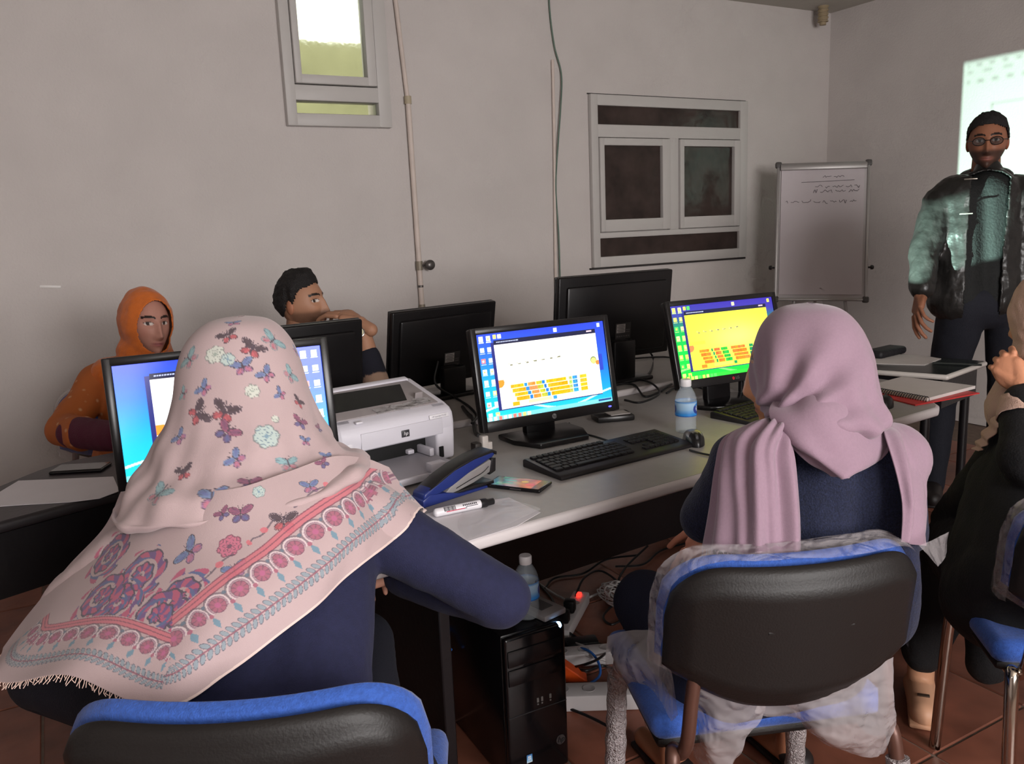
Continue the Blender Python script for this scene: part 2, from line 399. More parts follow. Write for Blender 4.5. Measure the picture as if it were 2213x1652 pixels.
fpart('paper', G().add(box(W_-.045, .004, H_-.07), T(-.004, -.016, -.005)), M('paper_white', (222, 212, 216), .8, var=.02, vs=4, bump=.1, bs=6))
ink = M('marker_ink', (88, 78, 84), .7)
def scribble(x0, x1, z, amp, n, seed):
    r = random.Random(seed); pts = []; x = x1
    while x > x0:
        for _ in range(r.randint(5, 11)):
            pts.append((x, -.0195, z+r.uniform(-amp, amp)*(1 if r.random() < .75 else 1.9))); x -= r.uniform(.004, .009)
            if x < x0: break
        yield pts; pts = []; x -= .010
g = G()
def fx(px): return (px-1776)/200.0*W_
for k, (a, b, py, am) in enumerate(((1770, 1822, 383, .004), (1755, 1856, 404, .008), (1755, 1856, 414, .009), (1692, 1850, 436, .008))):
    for pts in scribble(fx(a), fx(b), (500-py)/292.0*H_, am, 0, k):
        if len(pts) > 2: g.add(tube(pts, .0014, 5, len(pts)*3))
g.add(tube([(fx(1728), -.0195, (500-394)/292*H_), (fx(1845), -.0195, (500-391)/292*H_)], .0014, 5))
fpart('handwriting', g, ink)
for s, px in ((-1, 1), (1, 1)):
    fpart('side_knob', G().add(lathe([(.006, 0), (.006, .02), (.014, .022), (.014, .034), (.009, .04)], 14), T(s*(W_/2+.005), 0, -.23) @ RY(90*s)), M('black_knob', (38, 34, 34), .5))
    a = xf([[s*W_*.27, .02, -H_/2+.05]], FM)[0]
    mk('leg', *tube([a, (a[0]+ex[0]*s*.10-ey[0]*.12, a[1]+ex[1]*s*.10-ey[1]*.12, .012)], .011, 10), alum, fc, local=False)
a = xf([[0, .03, H_/2-.1]], FM)[0]
mk('leg', *tube([a, (a[0]+ey[0]*.33, a[1]+ey[1]*.33, .012)], .011, 10), alum, fc, local=False)
# ------------------------------------------------------------------ desks
AX, AY, DA = .681, 1.454, 4.83
_c, _s = math.cos(math.radians(DA)), math.sin(math.radians(DA))
def D(s, n, z=.74): return np.array([AX+s*_c-n*_s, AY+s*_s+n*_c, z])
desktop_m = M('grey_laminate', (162, 157, 154), .40, var=.03, vs=40, bump=.03, bs=300, spec=.4)
edge_m = M('white_edge', (214, 206, 206), .3, spec=.5)
blackp = M('black_panel', (22, 20, 22), .35, var=.1, bump=.05, bs=60)
def inset(poly, k):
    c = np.mean(poly, 0); out = []
    n = len(poly); p = np.array(poly)
    for i in range(n):
        a = p[i]-p[i-1]; b = p[(i+1) % n]-p[i]; na = np.array([-a[1], a[0]])/np.linalg.norm(a); nb = np.array([-b[1], b[0]])/np.linalg.norm(b)
        m = (na+nb); m /= np.linalg.norm(m); out.append(p[i]+m*k/max(.3, m@na))
    return out
def tabletop(th, poly, z, topm, edgem, t=.03):
    v, f = bevel(prism(poly, z-t, z-.0006), .010, 3, 60); mk('edge_band', v, f, edgem, th, local=False)
    v, f = prism(inset(poly, .011), z-.004, z); mk('top', v, f, topm, th, local=False, smooth=False)
def xy(a): return (float(a[0]), float(a[1]))
dk = thing('desk', 'long white-edged grey desk in front, holding the printer and the lit monitors', 'desk', tuple(D(.6, .43, 0)), DA)
tabletop(dk, [xy(D(*q)) for q in ((-.50, 0), (1.78, 0), (1.82, .02), (2.08, .30), (2.10, .36), (2.10, .86), (-.50, .86))], .74, desktop_m, edge_m)
for s in (-.42, .0, 1.72):
    mk('leg_panel', *[bevel(prism([xy(D(s-.014, .12)), xy(D(s+.014, .12)), xy(D(s+.014, .78)), xy(D(s-.014, .78))], 0.0, .71), .003, 1)][0], blackp, dk, local=False)
mk('modesty_panel', *prism([xy(D(.015, .60)), xy(D(1.705, .60)), xy(D(1.705, .618)), xy(D(.015, .618))], .27, .709), blackp, dk, local=False, smooth=False)
dk2 = thing('desk', 'white-edged grey desk behind, holding the monitors seen from the back', 'desk', tuple(D(1.2, 1.3, 0)), DA)
tabletop(dk2, [xy(D(*q)) for q in ((-.02, .872), (2.1, .872), (2.1, 1.69), (-.02, 1.69))], .757, desktop_m, edge_m)
for s in (.05, 2.02):
    mk('leg_panel', *prism([xy(D(s-.014, .95)), xy(D(s+.014, .95)), xy(D(s+.014, 1.62)), xy(D(s-.014, 1.62))], 0.0, .727), blackp, dk2, local=False, smooth=False)
mk('modesty_panel', *prism([xy(D(.065, 1.1)), xy(D(2.0, 1.1)), xy(D(2.0, 1.115)), xy(D(.065, 1.115))], .3, .726), blackp, dk2, local=False, smooth=False)
darkw = M('dark_table_laminate', (50, 43, 46), .45, var=.08, vs=20, bump=.05, bs=90)
dt = thing('side_table', 'dark table with a rounded far end at the left edge, papers on it', 'table', (.1, 2.5, 0))
far = spline([(.53, 2.855), (.33, 2.80), (.111, 2.745), (-.052, 2.700), (-.186, 2.551), (-.32, 2.36), (-.42, 2.16), (-.46, 2.07)], 22)
tabletop(dt, [xy(D(-.035, .872)), *[tuple(q) for q in far], (-.40, 2.10), (-.171, 2.186), (-.011, 2.246), (.12, 2.292)], .742, darkw, M('dark_edge', (38, 34, 36), .5), .028)
mk('front_panel', *prism([(-.45, 2.10), (-.171, 2.196), (-.011, 2.256), (.10, 2.298), (.60, 2.325), (.60, 2.343), (.10, 2.316), (-.011, 2.274), (-.171, 2.214), (-.45, 2.118)], .555, .713), blackp, dt, local=False, smooth=False)
for q in ((-.30, 2.25), (.30, 2.70), (.50, 2.40)):
    g = G(); g.add(cyl(.025, .71, 16), T(q[0], q[1], 0)); mkg('leg', g, blackp, dt, local=False)
dt2 = thing('side_table', 'small dark glossy table with pale edge behind the red notebook, papers on it', 'table', (3.1, 2.15, 0))
gloss = M('dark_gloss_laminate', (46, 50, 48), .22, var=.1)
tabletop(dt2, [(2.972, 1.912), (3.37, 1.996), (3.27, 2.46), (2.79, 2.36)], .74, gloss, M('pale_edge', (196, 190, 184), .4), .022)
for q in ((2.96, 1.99), (3.31, 2.05), (3.22, 2.40), (2.86, 2.31)):
    g = G(); g.add(cyl(.018, .715, 14), T(q[0], q[1], 0)); mkg('leg', g, blackp, dt2, local=False)
mk('apron', *prism([(2.99, 1.945), (3.33, 2.017), (3.25, 2.42), (2.83, 2.33)], .60, .716), blackp, dt2, local=False, smooth=False)

# ------------------------------------------------------------------ pictures on screens, painted as point colours
class Canvas:
    def __init__(s, w, h): s.w, s.h = w, h; s.U, s.V = np.meshgrid((np.arange(w)+.5)/w, (np.arange(h)+.5)/h); s.a = np.zeros((h, w, 3))
    def fill(s, m, c): s.a[m] = c
    def rect(s, u0, v0, u1, v1, c): s.fill((s.U >= u0) & (s.U < u1) & (s.V >= v0) & (s.V < v1), c)
    def disc(s, u, v, r, c, asp=16/9, r0=0): q = np.hypot((s.U-u)*asp, s.V-v); s.fill((q < r) & (q >= r0), c)
    def vgrad(s, st):
        vs = [q[0] for q in st]
        for k in range(3): s.a[..., k] = np.interp(s.V, vs, [q[1][k] for q in st])
def desktop_picture(kind, W=300, H=170):
    c = Canvas(W, H); r = random.Random(3)
    if kind == 'white' or kind == 'left': c.vgrad([(0, (44, 62, 190)), (.3, (40, 90, 205)), (.7, (22, 160, 215)), (1, (36, 196, 220))])
    else: c.vgrad([(0, (56, 44, 150)), (.15, (60, 56, 150)), (.35, (24, 150, 80)), (1, (30, 215, 60))])
    g = np.exp(-((c.U-.0)/.5)**2-((c.V-.75)/.5)**2)[..., None]
    c.a = c.a*(1-.35*g)+np.array((40, 205, 230) if kind != 'green' else (20, 200, 60))*.35*g
    if kind != 'green':  # right side stays deep blue
        g = np.clip((c.U-.75)/.2, 0, 1)[..., None]*np.clip(1.1-c.V, 0, 1)[..., None]; c.a = c.a*(1-.7*g)+np.array((46, 70, 196))*.7*g
    c.fill(np.abs(c.V-(.90+.07*np.cos((c.U-.62)*7))) < .012, (190, 232, 240) if kind != 'green' else (120, 235, 110))
    pal = [(250, 240, 190), (240, 245, 250), (235, 120, 110), (255, 255, 255), (200, 225, 250), (245, 225, 120)]
    if kind == 'green': pal = [(250, 230, 90), (230, 240, 120), (80, 235, 90), (240, 240, 160), (225, 235, 90)]
    cols = (.035, .088) if kind != 'left' else (.905, .962)
    rows = [.06+.125*k for k in range(8)]
    if kind == 'left': rows = [.07+.14*k for k in range(7)]
    for cu in cols:
        for v in rows:
            c.rect(cu-.014, v-.028, cu+.014, v+.028, pal[r.randrange(len(pal))]); c.rect(cu-.008, v-.012, cu+.004, v+.014, pal[r.randrange(len(pal))])
            c.rect(cu-.018, v+.036, cu+.018, v+.044, (205, 220, 240) if kind != 'green' else (190, 235, 130))
    for cu in (.135, .17, .6, .955): 
        if kind != 'left': c.rect(cu-.012, .025, cu+.012, .072, pal[r.randrange(len(pal))])
    u0, v0, u1, v1 = (.122, .09, .925, .885) if kind != 'left' else (.16, .10, .87, .90)
    c.rect(u0-.022, v0+.02, u1, v1+.012, (40, 44, 110)); c.rect(u0, v0, u1, v0+.05, (30, 32, 58))
    for k in range(14): c.rect(u0+.02+k*.012, v0+.015, u0+.029+k*.012, v0+.03, (170, 180, 210))
    c.rect(u1-.075, v0+.012, u1-.03, v0+.03, (200, 180, 190))
    page = (255, 254, 250) if kind != 'green' else (252, 244, 66)
    c.rect(u0, v0+.05, u1, v1, page)
    if kind == 'green':
        g = np.exp(-((c.U-.6)/.3)**2-((c.V-.5)/.22)**2)[..., None]; m = (c.a == np.array(page)).all(-1); c.a[m] = (c.a*(1-.35*g)+np.array((255, 255, 190))*.35*g)[m]
    for k in range(7): c.rect(u0+.10+k*.062, .385-k*.004, u0+.122+k*.062, .40-k*.004, (120, 120, 96)); c.disc(u0+.095+k*.062, .375, .008, (170, 170, 140))
    c.disc(u0+.01, .575, .06, (245, 140, 50) if kind != 'green' else (240, 120, 70)); c.rect(u0-.022, .5, u0, .66, (40, 44, 110)); c.rect(u0, .5, u1*.3, .545, page)
    if kind != 'green':
        c.disc(u1-.045, .465, .045, (90, 120, 70)); c.disc(u1-.045, .47, .036, (252, 225, 120)); c.disc(u1-.012, .50, .03, (245, 130, 60)); c.rect(u1, .4, u1+.03, .6, (46, 66, 178))
    # the key chart
    ku0, kv0, ku1, kv1 = u0+.085, .615, u1-.115, .865
    groups = [((0, .17), (248, 170, 32)), ((.17, .215), (40, 130, 205)), ((.215, .32), (240, 140, 70)), ((.32, .40), (190, 190, 60)), ((.40, .44), (40, 130, 205)), ((.45, .72), (248, 172, 26)), ((.75, .80), (170, 200, 110)), ((.80, .87), (60, 150, 205)), ((.90, 1), (248, 186, 40))]
    if kind == 'green': groups = [((0, .16), (238, 120, 40)), ((.19, .22), (20, 140, 80)), ((.23, .33), (238, 110, 50)), ((.34, .45), (40, 170, 60)), ((.50, .74), (238, 120, 44)), ((.80, .87), (20, 140, 80)), ((.92, 1), (238, 140, 40))]
    kw, kh = ku1-ku0, kv1-kv0
    for (a, b), colr in groups:
        for row in range(4):
            off = row*.018 if a < .75 else 0
            c.rect(ku0+kw*(a+off), kv0+kh*row*.2, ku0+kw*(b+off)-.003, kv0+kh*row*.2+kh*.185, tuple(q*.93 for q in colr))
    for row in range(4):
        for (a, b), colr in groups:
            off = row*.018 if a < .75 else 0
            n = max(1, round((b-a)/.042))
            for k in range(n):
                x0 = ku0+kw*(a+off+(b-a)*k/n); x1 = x0+kw*(b-a)/n-.002; y0 = kv0+kh*row*.2
                cc = tuple(min(255, max(0, q+r.randint(-14, 14))) for q in colr)
                c.rect(x0, y0, x1, y0+kh*.185, cc); c.rect((x0+x1)/2-.002, y0+.012, (x0+x1)/2+.002, y0+.024, tuple(q*.72 for q in cc))
    c.rect(ku0, kv1-kh*.2, ku0+kw*.09, kv1, groups[0][1]); c.rect(ku0+kw*.2, kv1-kh*.2, ku0+kw*.5, kv1-.004, (236, 214, 170) if kind != 'green' else (190, 190, 90)); c.rect(ku0+kw*.52, kv1-kh*.2, ku0+kw*.57, kv1-.004, (60, 150, 205) if kind != 'green' else (20, 140, 80))
    c.rect(0, .945, 1, 1, (120, 205, 215) if kind != 'green' else (50, 200, 60))
    for k in range(9): c.rect(.02+k*.036, .953, .044+k*.036, .993, pal[r.randrange(len(pal))])
    c.rect(.88, .955, .99, .975, (40, 70, 130) if kind != 'green' else (30, 120, 60))
    return c
def screen_mesh(name, c, w, h, mat, parent, PMx, smooth=False):
    x = (c.U-.5)*w; z = (.5-c.V)*h; v = np.stack([x, np.zeros_like(x), z], -1).reshape(-1, 3)
    # stretch the outermost points to the panel edge
    v[:, 0] *= c.w/(c.w-1); v[:, 2] *= c.h/(c.h-1)
    return mk(name, xf(v, PMx), gridf(c.h, c.w)[:, ::-1], mat, parent, smooth=False, col=lin(np.clip(c.a, 0, 255)).reshape(-1, 3), fixn=False)

mon_black = M('monitor_black', (20, 18, 19), .32, spec=.4, bump=.02, bs=400)
mon_bezel = M('monitor_bezel', (26, 24, 25), .28, spec=.5)
mon_gloss = M('monitor_base_gloss', (18, 17, 18), .18, spec=.5)
lcd = M('lcd_light', attr=True, rough=.3, emit=1.15)
lcd_b = M('lcd_light_bright', attr=True, rough=.3, emit=1.7)
lcd_off = M('lcd_dark', (12, 12, 14), .15)
ledb = M('blue_led', (60, 60, 255), .3, emit=6)
def monitor(label, loc, rotz, tilt, sw, sh, zc, picture=None, mat=None, brand='hp', side=.0175, top=.0175, bot=.03, yo=-.02, group=None, base='trap', backlabel=False):
    t = thing('monitor', label, 'monitor', loc, rotz, group)
    w, h = sw+2*side, sh+top+bot
    PMx = T(0, yo, zc) @ RX(-tilt); oz = (top-bot)/2
    g = G(); g.add(rbox(w, .024, h, .006, 3), T(0, .015, oz)); mkv = lambda n, g, m, p=t, **k: mk(n, xf(g.data()[0], PMx), g.data()[1], m, p, **k)
    casing = mkv('casing', g, mon_black)
    g = G(); g.add(bevel(prism([(-w*.36, -h*.40), (w*.36, -h*.40), (w*.32, h*.30), (-w*.32, h*.30)], 0, .028), .012, 2), T(0, .022, oz) @ RX(90) @ RY(180)); mkv('back_cover', G().add(rbox(w*.88, .02, h*.82, .009, 2), T(0, .030, oz-h*.02)), mon_black)
    g = G()
    for sx in (-1, 1): g.add(rbox(side+.001, .010, h, .003, 2), T(sx*(w/2-side/2), -.0005, oz))
    g.add(rbox(w-side, .0098, top+.001, .003, 2), T(0, -.0005, sh/2+top/2)); g.add(rbox(w-side, .0098, bot+.001, .003, 2), T(0, -.0005, -sh/2-bot/2))
    bez = mkv('bezel', g, mon_bezel)
    if picture is not None: screen_mesh('screen', picture, sw, sh, mat, t, PMx @ T(0, .0005, 0))
    else: mkv('screen', G().add(box(sw, .003, sh), T(0, .0015, 0)), lcd_off, smooth=False)
    zb = zc-h/2
    g = G(); nh = zc-h*.30; g.add(rbox(.105, .030, nh, .008, 2), T(0, yo+.062, nh/2+.004) @ RX(-tilt*.3)); g.add(rbox(.08, .05, .05, .008), T(0, yo+.050, nh-.02))
    mk('neck', *g.data(), mon_black, t)
    if base == 'trap': bp = [(-.085, -.105), (.085, -.105), (.125, -.02), (.125, .075), (-.125, .075), (-.125, -.02)]
    else: bp = [(.14*math.cos(a)*(abs(math.cos(a))**-.35 if abs(math.cos(a)) > .01 else 1), .095*math.sin(a)) for a in np.linspace(0, 2*math.pi, 32, endpoint=False)]
    mk('base', *bevel(prism(bp, 0, .016), .005, 2, 50), mon_gloss if base != 'trap' else mon_bezel, t)
    if picture is not None:
        mkv('power_light', G().add(ell((w/2-.035, -.0062, -sh/2-bot*.5), (.006, .0015, .0025), 12, 8)), ledb)
        if brand == 'hp':
            lg = mkv('logo', G().add(lathe([(.0075, 0), (.0075, .0012)], 28), T(0, -.0052, -sh/2-bot*.5) @ RX(90)), M('logo_silver', (150, 150, 150), .4, metal=.4), bez)
            v, f = text_vf('hp', .013, .25, .0003); mk('logo_letters', xf(v, PMx @ T(0, -.0068, -sh/2-bot*.5+.0006) @ RX(90)), f, M('logo_black', (20, 20, 22), .5), bez, smooth=False)
        else:
            mkv('logo', G().add(lathe([(.0055, 0), (.0055, .0012)], 24), T(-.012, -.0052, -sh/2-bot*.5) @ RX(90)), M('logo_red', (170, 30, 52), .4), bez)
            v, f = text_vf('LG', .013, 0, .0003); mk('logo_letters', xf(v, PMx @ T(.006, -.0058, -sh/2-bot*.5) @ RX(90)), f, M('logo_grey', (120, 116, 116), .5), bez, smooth=False)
    if backlabel:
        lx, lz = -.025, oz-.055
        BK = PMx @ T(lx, .0405, lz) @ RZ(180)
        lab = mk('rating_label', *[xf(box(.075, .001, .062)[0], BK), box(.075, .001, .062)[1]], M('label_dark', (52, 50, 50), .5), t, smooth=False)
        mk('sticker', xf(box(.042, .001, .034)[0], BK @ T(-.012, -.001, .010)), box(.042, .001, .034)[1], M('label_pale', (168, 162, 160), .6), lab, smooth=False)
        g = G()
        for k in range(5): g.add(box(.036*(1 if k % 2 else .8), .0006, .0022), T(-.012, -.0018, .022-.006*k))
        for k in range(6): g.add(box(.007, .0006, .004), T(-.028+.011*k, -.0008, -.021)); g.add(box(.004, .0006, .004), T(.017+.006*(k % 3), -.0008, -.005+.008*(k//3)))
        mk('label_print', xf(g.data()[0], BK), g.data()[1], M('label_ink', (96, 92, 92), .6), lab, smooth=False)
        g = G(); g.add(rbox(.022, .012, .007, .002), T(-.075, .042, oz-h*.36)); g.add(rbox(.012, .01, .004, .001), T(.02, .042, oz-h*.42))
        mkv('port', g, M('port_metal', (150, 146, 140), .4, metal=.6))
    return t
monitor('lit monitor right of the printer with white page and blue desktop, silver logo', (1.250, 2.070, .74), .9, 10.3, .443, .249, .212, desktop_picture('white'), lcd, 'hp')
monitor('lit monitor glowing yellow and green in front of the lilac headscarf', (1.982, 2.085, .74), -2.6, 15, .443, .249, .232, desktop_picture('green'), lcd, 'lg', top=.016, side=.016, bot=.028, base='oval')
monitor('lit monitor half hidden behind the butterfly print headscarf', (.312, 1.905, .74), -2.0, 7, .443, .249, .253, desktop_picture('left'), lcd_b, 'hp')
monitor('black monitor seen from behind, tallest, below the dark paned window', (1.905, 2.60, .757), 181.6, 6, .515, .29, .262, None, backlabel=True, yo=-.02)
monitor('black monitor seen from behind, between the wristwatch wearer and the blue lit monitor', (1.253, 2.785, .757), 192.7, 10, .443, .249, .20, None, backlabel=True, yo=-.02)
monitor('black monitor seen from behind, right in front of the wristwatch wearer', (.60, 2.48, .743), 186, 8, .443, .249, .225, None, yo=-.02)
# ------------------------------------------------------------------ printer
pw = M('printer_white', (212, 208, 216), .4, var=.02, vs=6); pg = M('printer_grey', (150, 142, 142), .5, var=.04, vs=20); pk = M('printer_black', (11, 11, 12), .5, var=.2, vs=60)
pr_ = thing('printer', 'white laser printer with black slot on top and open paper tray', 'printer', (.736, 2.118, .74), 9.4)
def profile_x(poly, x0, x1, r=.006, seg=2):   # (y,z) outline pushed along x
    v, f = prism(poly, x0, x1); v = v[:, [2, 0, 1]]; return bevel((v, f), r, seg, 25)
up = [(-.118, .076), (-.124, .11), (-.121, .134), (-.110, .148), (-.085, .158), (.095, .205), (.122, .200), (.135, .175), (.135, .076)]
mk('body', *profile_x(up, -.172, .172, .010, 3), pw, pr_)
for sx in (-1, 1):
    side = [(-.116, .004), (-.120, .06), (-.122, .11), (-.118, .136), (-.105, .150), (-.08, .160), (.095, .206), (.124, .198), (.137, .17), (.137, .004)]
    x0, x1 = (.116, .176) if sx > 0 else (-.176, -.120)
    mk('side_cheek', *profile_x(side, x0, x1, .012, 3), pw, pr_)
g = G(); g.add(box(.24, .18, .07), T(0, .03, .037)); mkg('rear_block', g, pk, pr_, smooth=False)
TP = T(0, .0, .1815) @ RX(14.6)
g = G(); g.add(rbox(.31, .185, .006, .003), TP @ T(-.004, .005, .0)); tp = mkg('top_panel', g, pg, pr_)
v, f = bevel(prism([(-.150, -.045), (.075, -.045), (.115, .058), (-.142, .066)], .0028, .0045), .001, 1); mk('output_slot', xf(v, TP), f, pk, pr_)
g = G(); g.add(rbox(.31, .022, .010, .004), TP @ T(0, .088, .003)); mkg('rear_lip', g, pw, pr_)
g = G()
for q in ((-.02, -.058, 8), (.03, -.06, -12), (.075, -.055, 10), (.11, -.045, -8)): g.add(box(.05, .03, .0015), TP @ T(q[0], q[1]-.02, .005) @ RZ(q[2]))
mkg('clear_film', g, plastic_film('clear_film', .35, (190, 186, 186)), pr_, smooth=False)
g = G(); g.add(rbox(.024, .003, .018, .001), TP @ T(.112, -.045, .012)); mkg('paper_stop', g, pg, pr_)
mk('paper_tray', *bevel(prism([(-.112, -.245), (.112, -.245), (.112, -.02), (-.112, -.02)], .018, .024), .002, 1), M('tray_grey', (176, 172, 180), .45), pr_)
g = G(); g.add(rbox(.234, .010, .018, .003), T(0, -.25, .016)); mkg('tray_lip', g, pw, pr_)
g = G(); g.add(rbox(.046, .03, .026, .004), T(.03, -.243, .034)); g.add(rbox(.06, .022, .006, .002), T(.03, -.258, .022)); mkg('tray_stop', g, pw, pr_)
g = G(); g.add(rbox(.014, .11, .022, .003), T(.095, -.07, .036)); g.add(rbox(.02, .05, .012, .003), T(.06, -.05, .034)); mkg('paper_guide', g, pw, pr_)
g = G(); g.add(rbox(.036, .012, .028, .003), T(-.115, -.122, .05)); mkg('tray_latch', g, pw, pr_)
g = G(); g.add(rbox(.25, .003, .044, .012, 3), T(.01, -.1235, .104)); fp = mkg('front_panel', g, M('printer_panel', (206, 202, 210), .4), pr_)
lg = mk('logo', *[xf(rbox(.024, .0025, .019, .003)[0], T(.015, -.1265, .104)), rbox(.024, .0025, .019, .003)[1]], M('logo_plate', (58, 56, 60), .4), pr_)
v, f = text_vf('hp', .014, .25, .0004); mk('logo_letters', xf(v, T(.015, -.1283, .1045) @ RX(90)), f, M('logo_light', (214, 210, 214), .5), lg, smooth=False)
PT = T(.125, -.1235, .132) @ RX(-12)
mk('name_strip', xf(rbox(.062, .002, .011, .001)[0], PT), rbox(.062, .002, .011, .001)[1], M('strip_pale', (226, 222, 226), .4), pr_)
v, f = text_vf('HP LaserJet P1102', .0062, 0, .0002); mk('name_letters', xf(v, PT @ T(0, -.0014, 0) @ RX(90)), f, M('strip_ink', (150, 146, 152), .5), pr_, smooth=False)
g = G(); g.add(lathe([(.010, 0), (.011, .002), (.009, .0035)], 20), T(-.148, -.1205, .095) @ RX(90)); mkg('power_button', g, M('button_white', (220, 216, 222), .35), pr_)
g = G(); g.add(rbox(.02, .012, .006, .002), T(-.11, -.108, .153)); mkg('release_tab', g, M('button_white'), pr_)
g = G(); g.add(box(.012, .004, .03), T(.128, -.122, .03)); mkg('side_notch', g, pk, pr_, smooth=False)

# ------------------------------------------------------------------ stapler, marker, sheet, phone
st = thing('stapler', 'large blue and black desk stapler beside the printer tray', 'stapler', (.700, 1.722, .74), 14)
def prof_y(poly, y0, y1, r, seg=2):
    v, f = prism([(a, -b) for a, b in poly], y0, y1); v = np.stack([v[:, 0]*.70, v[:, 2], -v[:, 1]*.62], -1); return bevel((v, f), r*.8, seg, 25)
sblue = M('stapler_blue', (34, 48, 112), .35, var=.05); sblk = M('stapler_black', (30, 28, 30), .4); ssil = M('stapler_steel', (176, 172, 172), .3, metal=.5)
mk('base', *prof_y([(-.03, 0), (.285, 0), (.285, .010), (.13, .014), (.06, .035), (.0, .045), (-.03, .03)], -.026, .026, .004), sblue, st)
mk('arm', *prof_y([(-.025, .026), (.02, .03), (.10, .05), (.18, .084), (.285, .118), (.30, .128), (.285, .142), (.20, .134), (.11, .112), (.03, .075), (-.02, .052)], -.024, .024, .006, 3), sblue, st)
mk('top_grip', *prof_y([(.0, .060), (.06, .094), (.13, .122), (.21, .142), (.285, .150), (.305, .138), (.302, .124), (.288, .138), (.20, .130), (.11, .108), (.03, .071)], -.0255, .0255, .004), sblk, st)
mk('magazine', *prof_y([(.06, .018), (.10, .048), (.17, .078), (.28, .108), (.292, .098), (.292, .062), (.20, .034), (.10, .016)], -.018, .018, .003), ssil, st)
mk('nose', *prof_y([(.272, .046), (.302, .056), (.306, .112), (.285, .112)], -.020, .020, .003), sblk, st)
mk('foot_plate', *prof_y([(.09, .012), (.29, .010), (.29, .022), (.2, .026), (.09, .020)], -.022, .022, .003), sblk, st)
g = G(); g.add(tube([(.084, -.0185, .021), (.126, -.0188, .031), (.168, -.0186, .040), (.189, -.0185, .051)], .0012, 5, 16)); mkg('pressed_mark', g, sblk, st)

def bar_between(a, b): 
    a, b = Vector(a), Vector(b); q = (b-a).to_track_quat('X', 'Z'); return Matrix.Translation(a) @ q.to_matrix().to_4x4(), (b-a).length
sheet_m = M('sheet_white', (222, 216, 220), .6, var=.02)
sp = [xy(ZP(*q, .74)) for q in ((900, 1118), (1000, 1092), (1100, 1077), (1168, 1109), (1118, 1138), (1004, 1174), (900, 1190))]
shb = thing('paper_sheet', 'white paper sheet in a clear sleeve under the white marker', 'paper', (*np.mean(sp, 0), .74))
mk('sheet', *prism(sp, .7405, .7415), sheet_m, shb, local=False, smooth=False)
gq = [[P_ for P_ in r] for r in [[(*xy(ZP(*q, .742)), .7425+h) for q, h in row] for row in ([((1010, 1166), 0), ((1080, 1145), .003), ((1150, 1118), .008)], [((990, 1140), 0), ((1060, 1115), .006), ((1166, 1108), .010)], [((1000, 1105), 0), ((1060, 1092), .002), ((1100, 1080), .001)])]]
u = upsample(gq, 14, 14); mk('clear_sleeve', u.reshape(-1, 3), gridf(14, 14), plastic_film('sleeve_film', .22, (235, 232, 234), 12, .6), shb, local=False)
A_, B_ = ZP(937, 1110, .752), ZP(1068, 1083, .752)
mx, L = bar_between(A_, B_)
mkr = thing('marker_pen', 'white marker pen with a black cap lying on the paper sheet', 'marker', (*((A_+B_)/2)[:2], .742))
cy_ = lambda prof, n=18: (lathe(prof, n)[0][:, [2, 0, 1]], lathe(prof, n)[1])
mk('barrel', xf(cy_([(.004, 0), (.0085, .003), (.0098, .006), (.0098, L*.78)])[0], mx), cy_([(.004, 0), (.0085, .003), (.0098, .006), (.0098, L*.78)])[1], M('marker_white', (228, 224, 228), .3), mkr, local=False)
cpf = [(.0108, L*.76), (.0108, L*.86), (.0085, L*.88), (.0075, L*.985), (.004, L)]
mk('cap', xf(cy_(cpf)[0], mx), cy_(cpf)[1], M('marker_black', (28, 26, 28), .35), mkr, local=False)
g = G()
for k in range(9): g.add(box(.0016 if k % 3 else .0026, .0004, .010), mx @ RX(-40) @ T(.024+.0032*k, 0, 0) @ T(0, -.0099, 0))
g.add(box(.035, .0004, .0016), mx @ RX(-5) @ T(.06, -.0100, 0)); g.add(box(.03, .0004, .0016), mx @ RX(-20) @ T(.09, -.0100, 0)); 
for k in range(8): g.add(box(.003, .0004, .004), mx @ RX(-40) @ T(.07+.0045*k, -.0100, .001))
mkg('printed_marks', g, M('print_dark', (70, 66, 72), .6), mkr, local=False, smooth=False)
g = G(); g.add(box(.045, .0004, .0022), mx @ RX(-5) @ T(.05, -.01, .0)); mkg('red_stripe', g, M('print_red', (205, 90, 110), .6), mkr, local=False, smooth=False)

ph = thing('smartphone', 'black smartphone with a colourful lit screen beside the keyboard', 'phone', (.947, 1.708, .74), -55)
mk('body', *rbox(.15, .078, .009, .004, 3), M('phone_black', (24, 22, 24), .2), ph).location = (0, 0, .0045)
c = Canvas(90, 50)
a_ = .5+.5*np.sin(c.U*13+3*np.sin(c.V*5)); b_ = .5+.5*np.sin(c.V*9+c.U*5)
c.a = np.stack([70+130*np.clip(c.U*1.2-.1+.4*(a_-.5), 0, 1), 50+80*(1-c.U)*b_+30*a_, 60+50*(1-c.U)*a_], -1)
c.fill((c.U > .86) | (c.U < .12), (16, 14, 18)); c.disc(.6, .35, .12, (200, 160, 60), 1.8); c.disc(.75, .6, .16, (205, 40, 70), 1.8); c.rect(.2, .3, .45, .42, (40, 140, 110)); c.rect(.22, .55, .42, .7, (40, 120, 90))
scr = screen_mesh('screen', c, .138, .068, M('phone_lcd', attr=True, rough=.15, emit=.35), ph, T(0, 0, .0092) @ RX(-90))
g = G(); g.add(rbox(.03, .002, .003, .0008), T(.01, -.0392, .005)); mkg('side_button', g, M('phone_metal', (120, 116, 118), .3, metal=.7), ph)
ph2 = thing('smartphone', 'dark smartphone lying on the dark table at left', 'phone', (*xy(ZP(175, 1016, .742)), .742), -25)
mk('body', *rbox(.145, .075, .009, .004, 3), M('phone_black'), ph2).location = (0, 0, .0045)
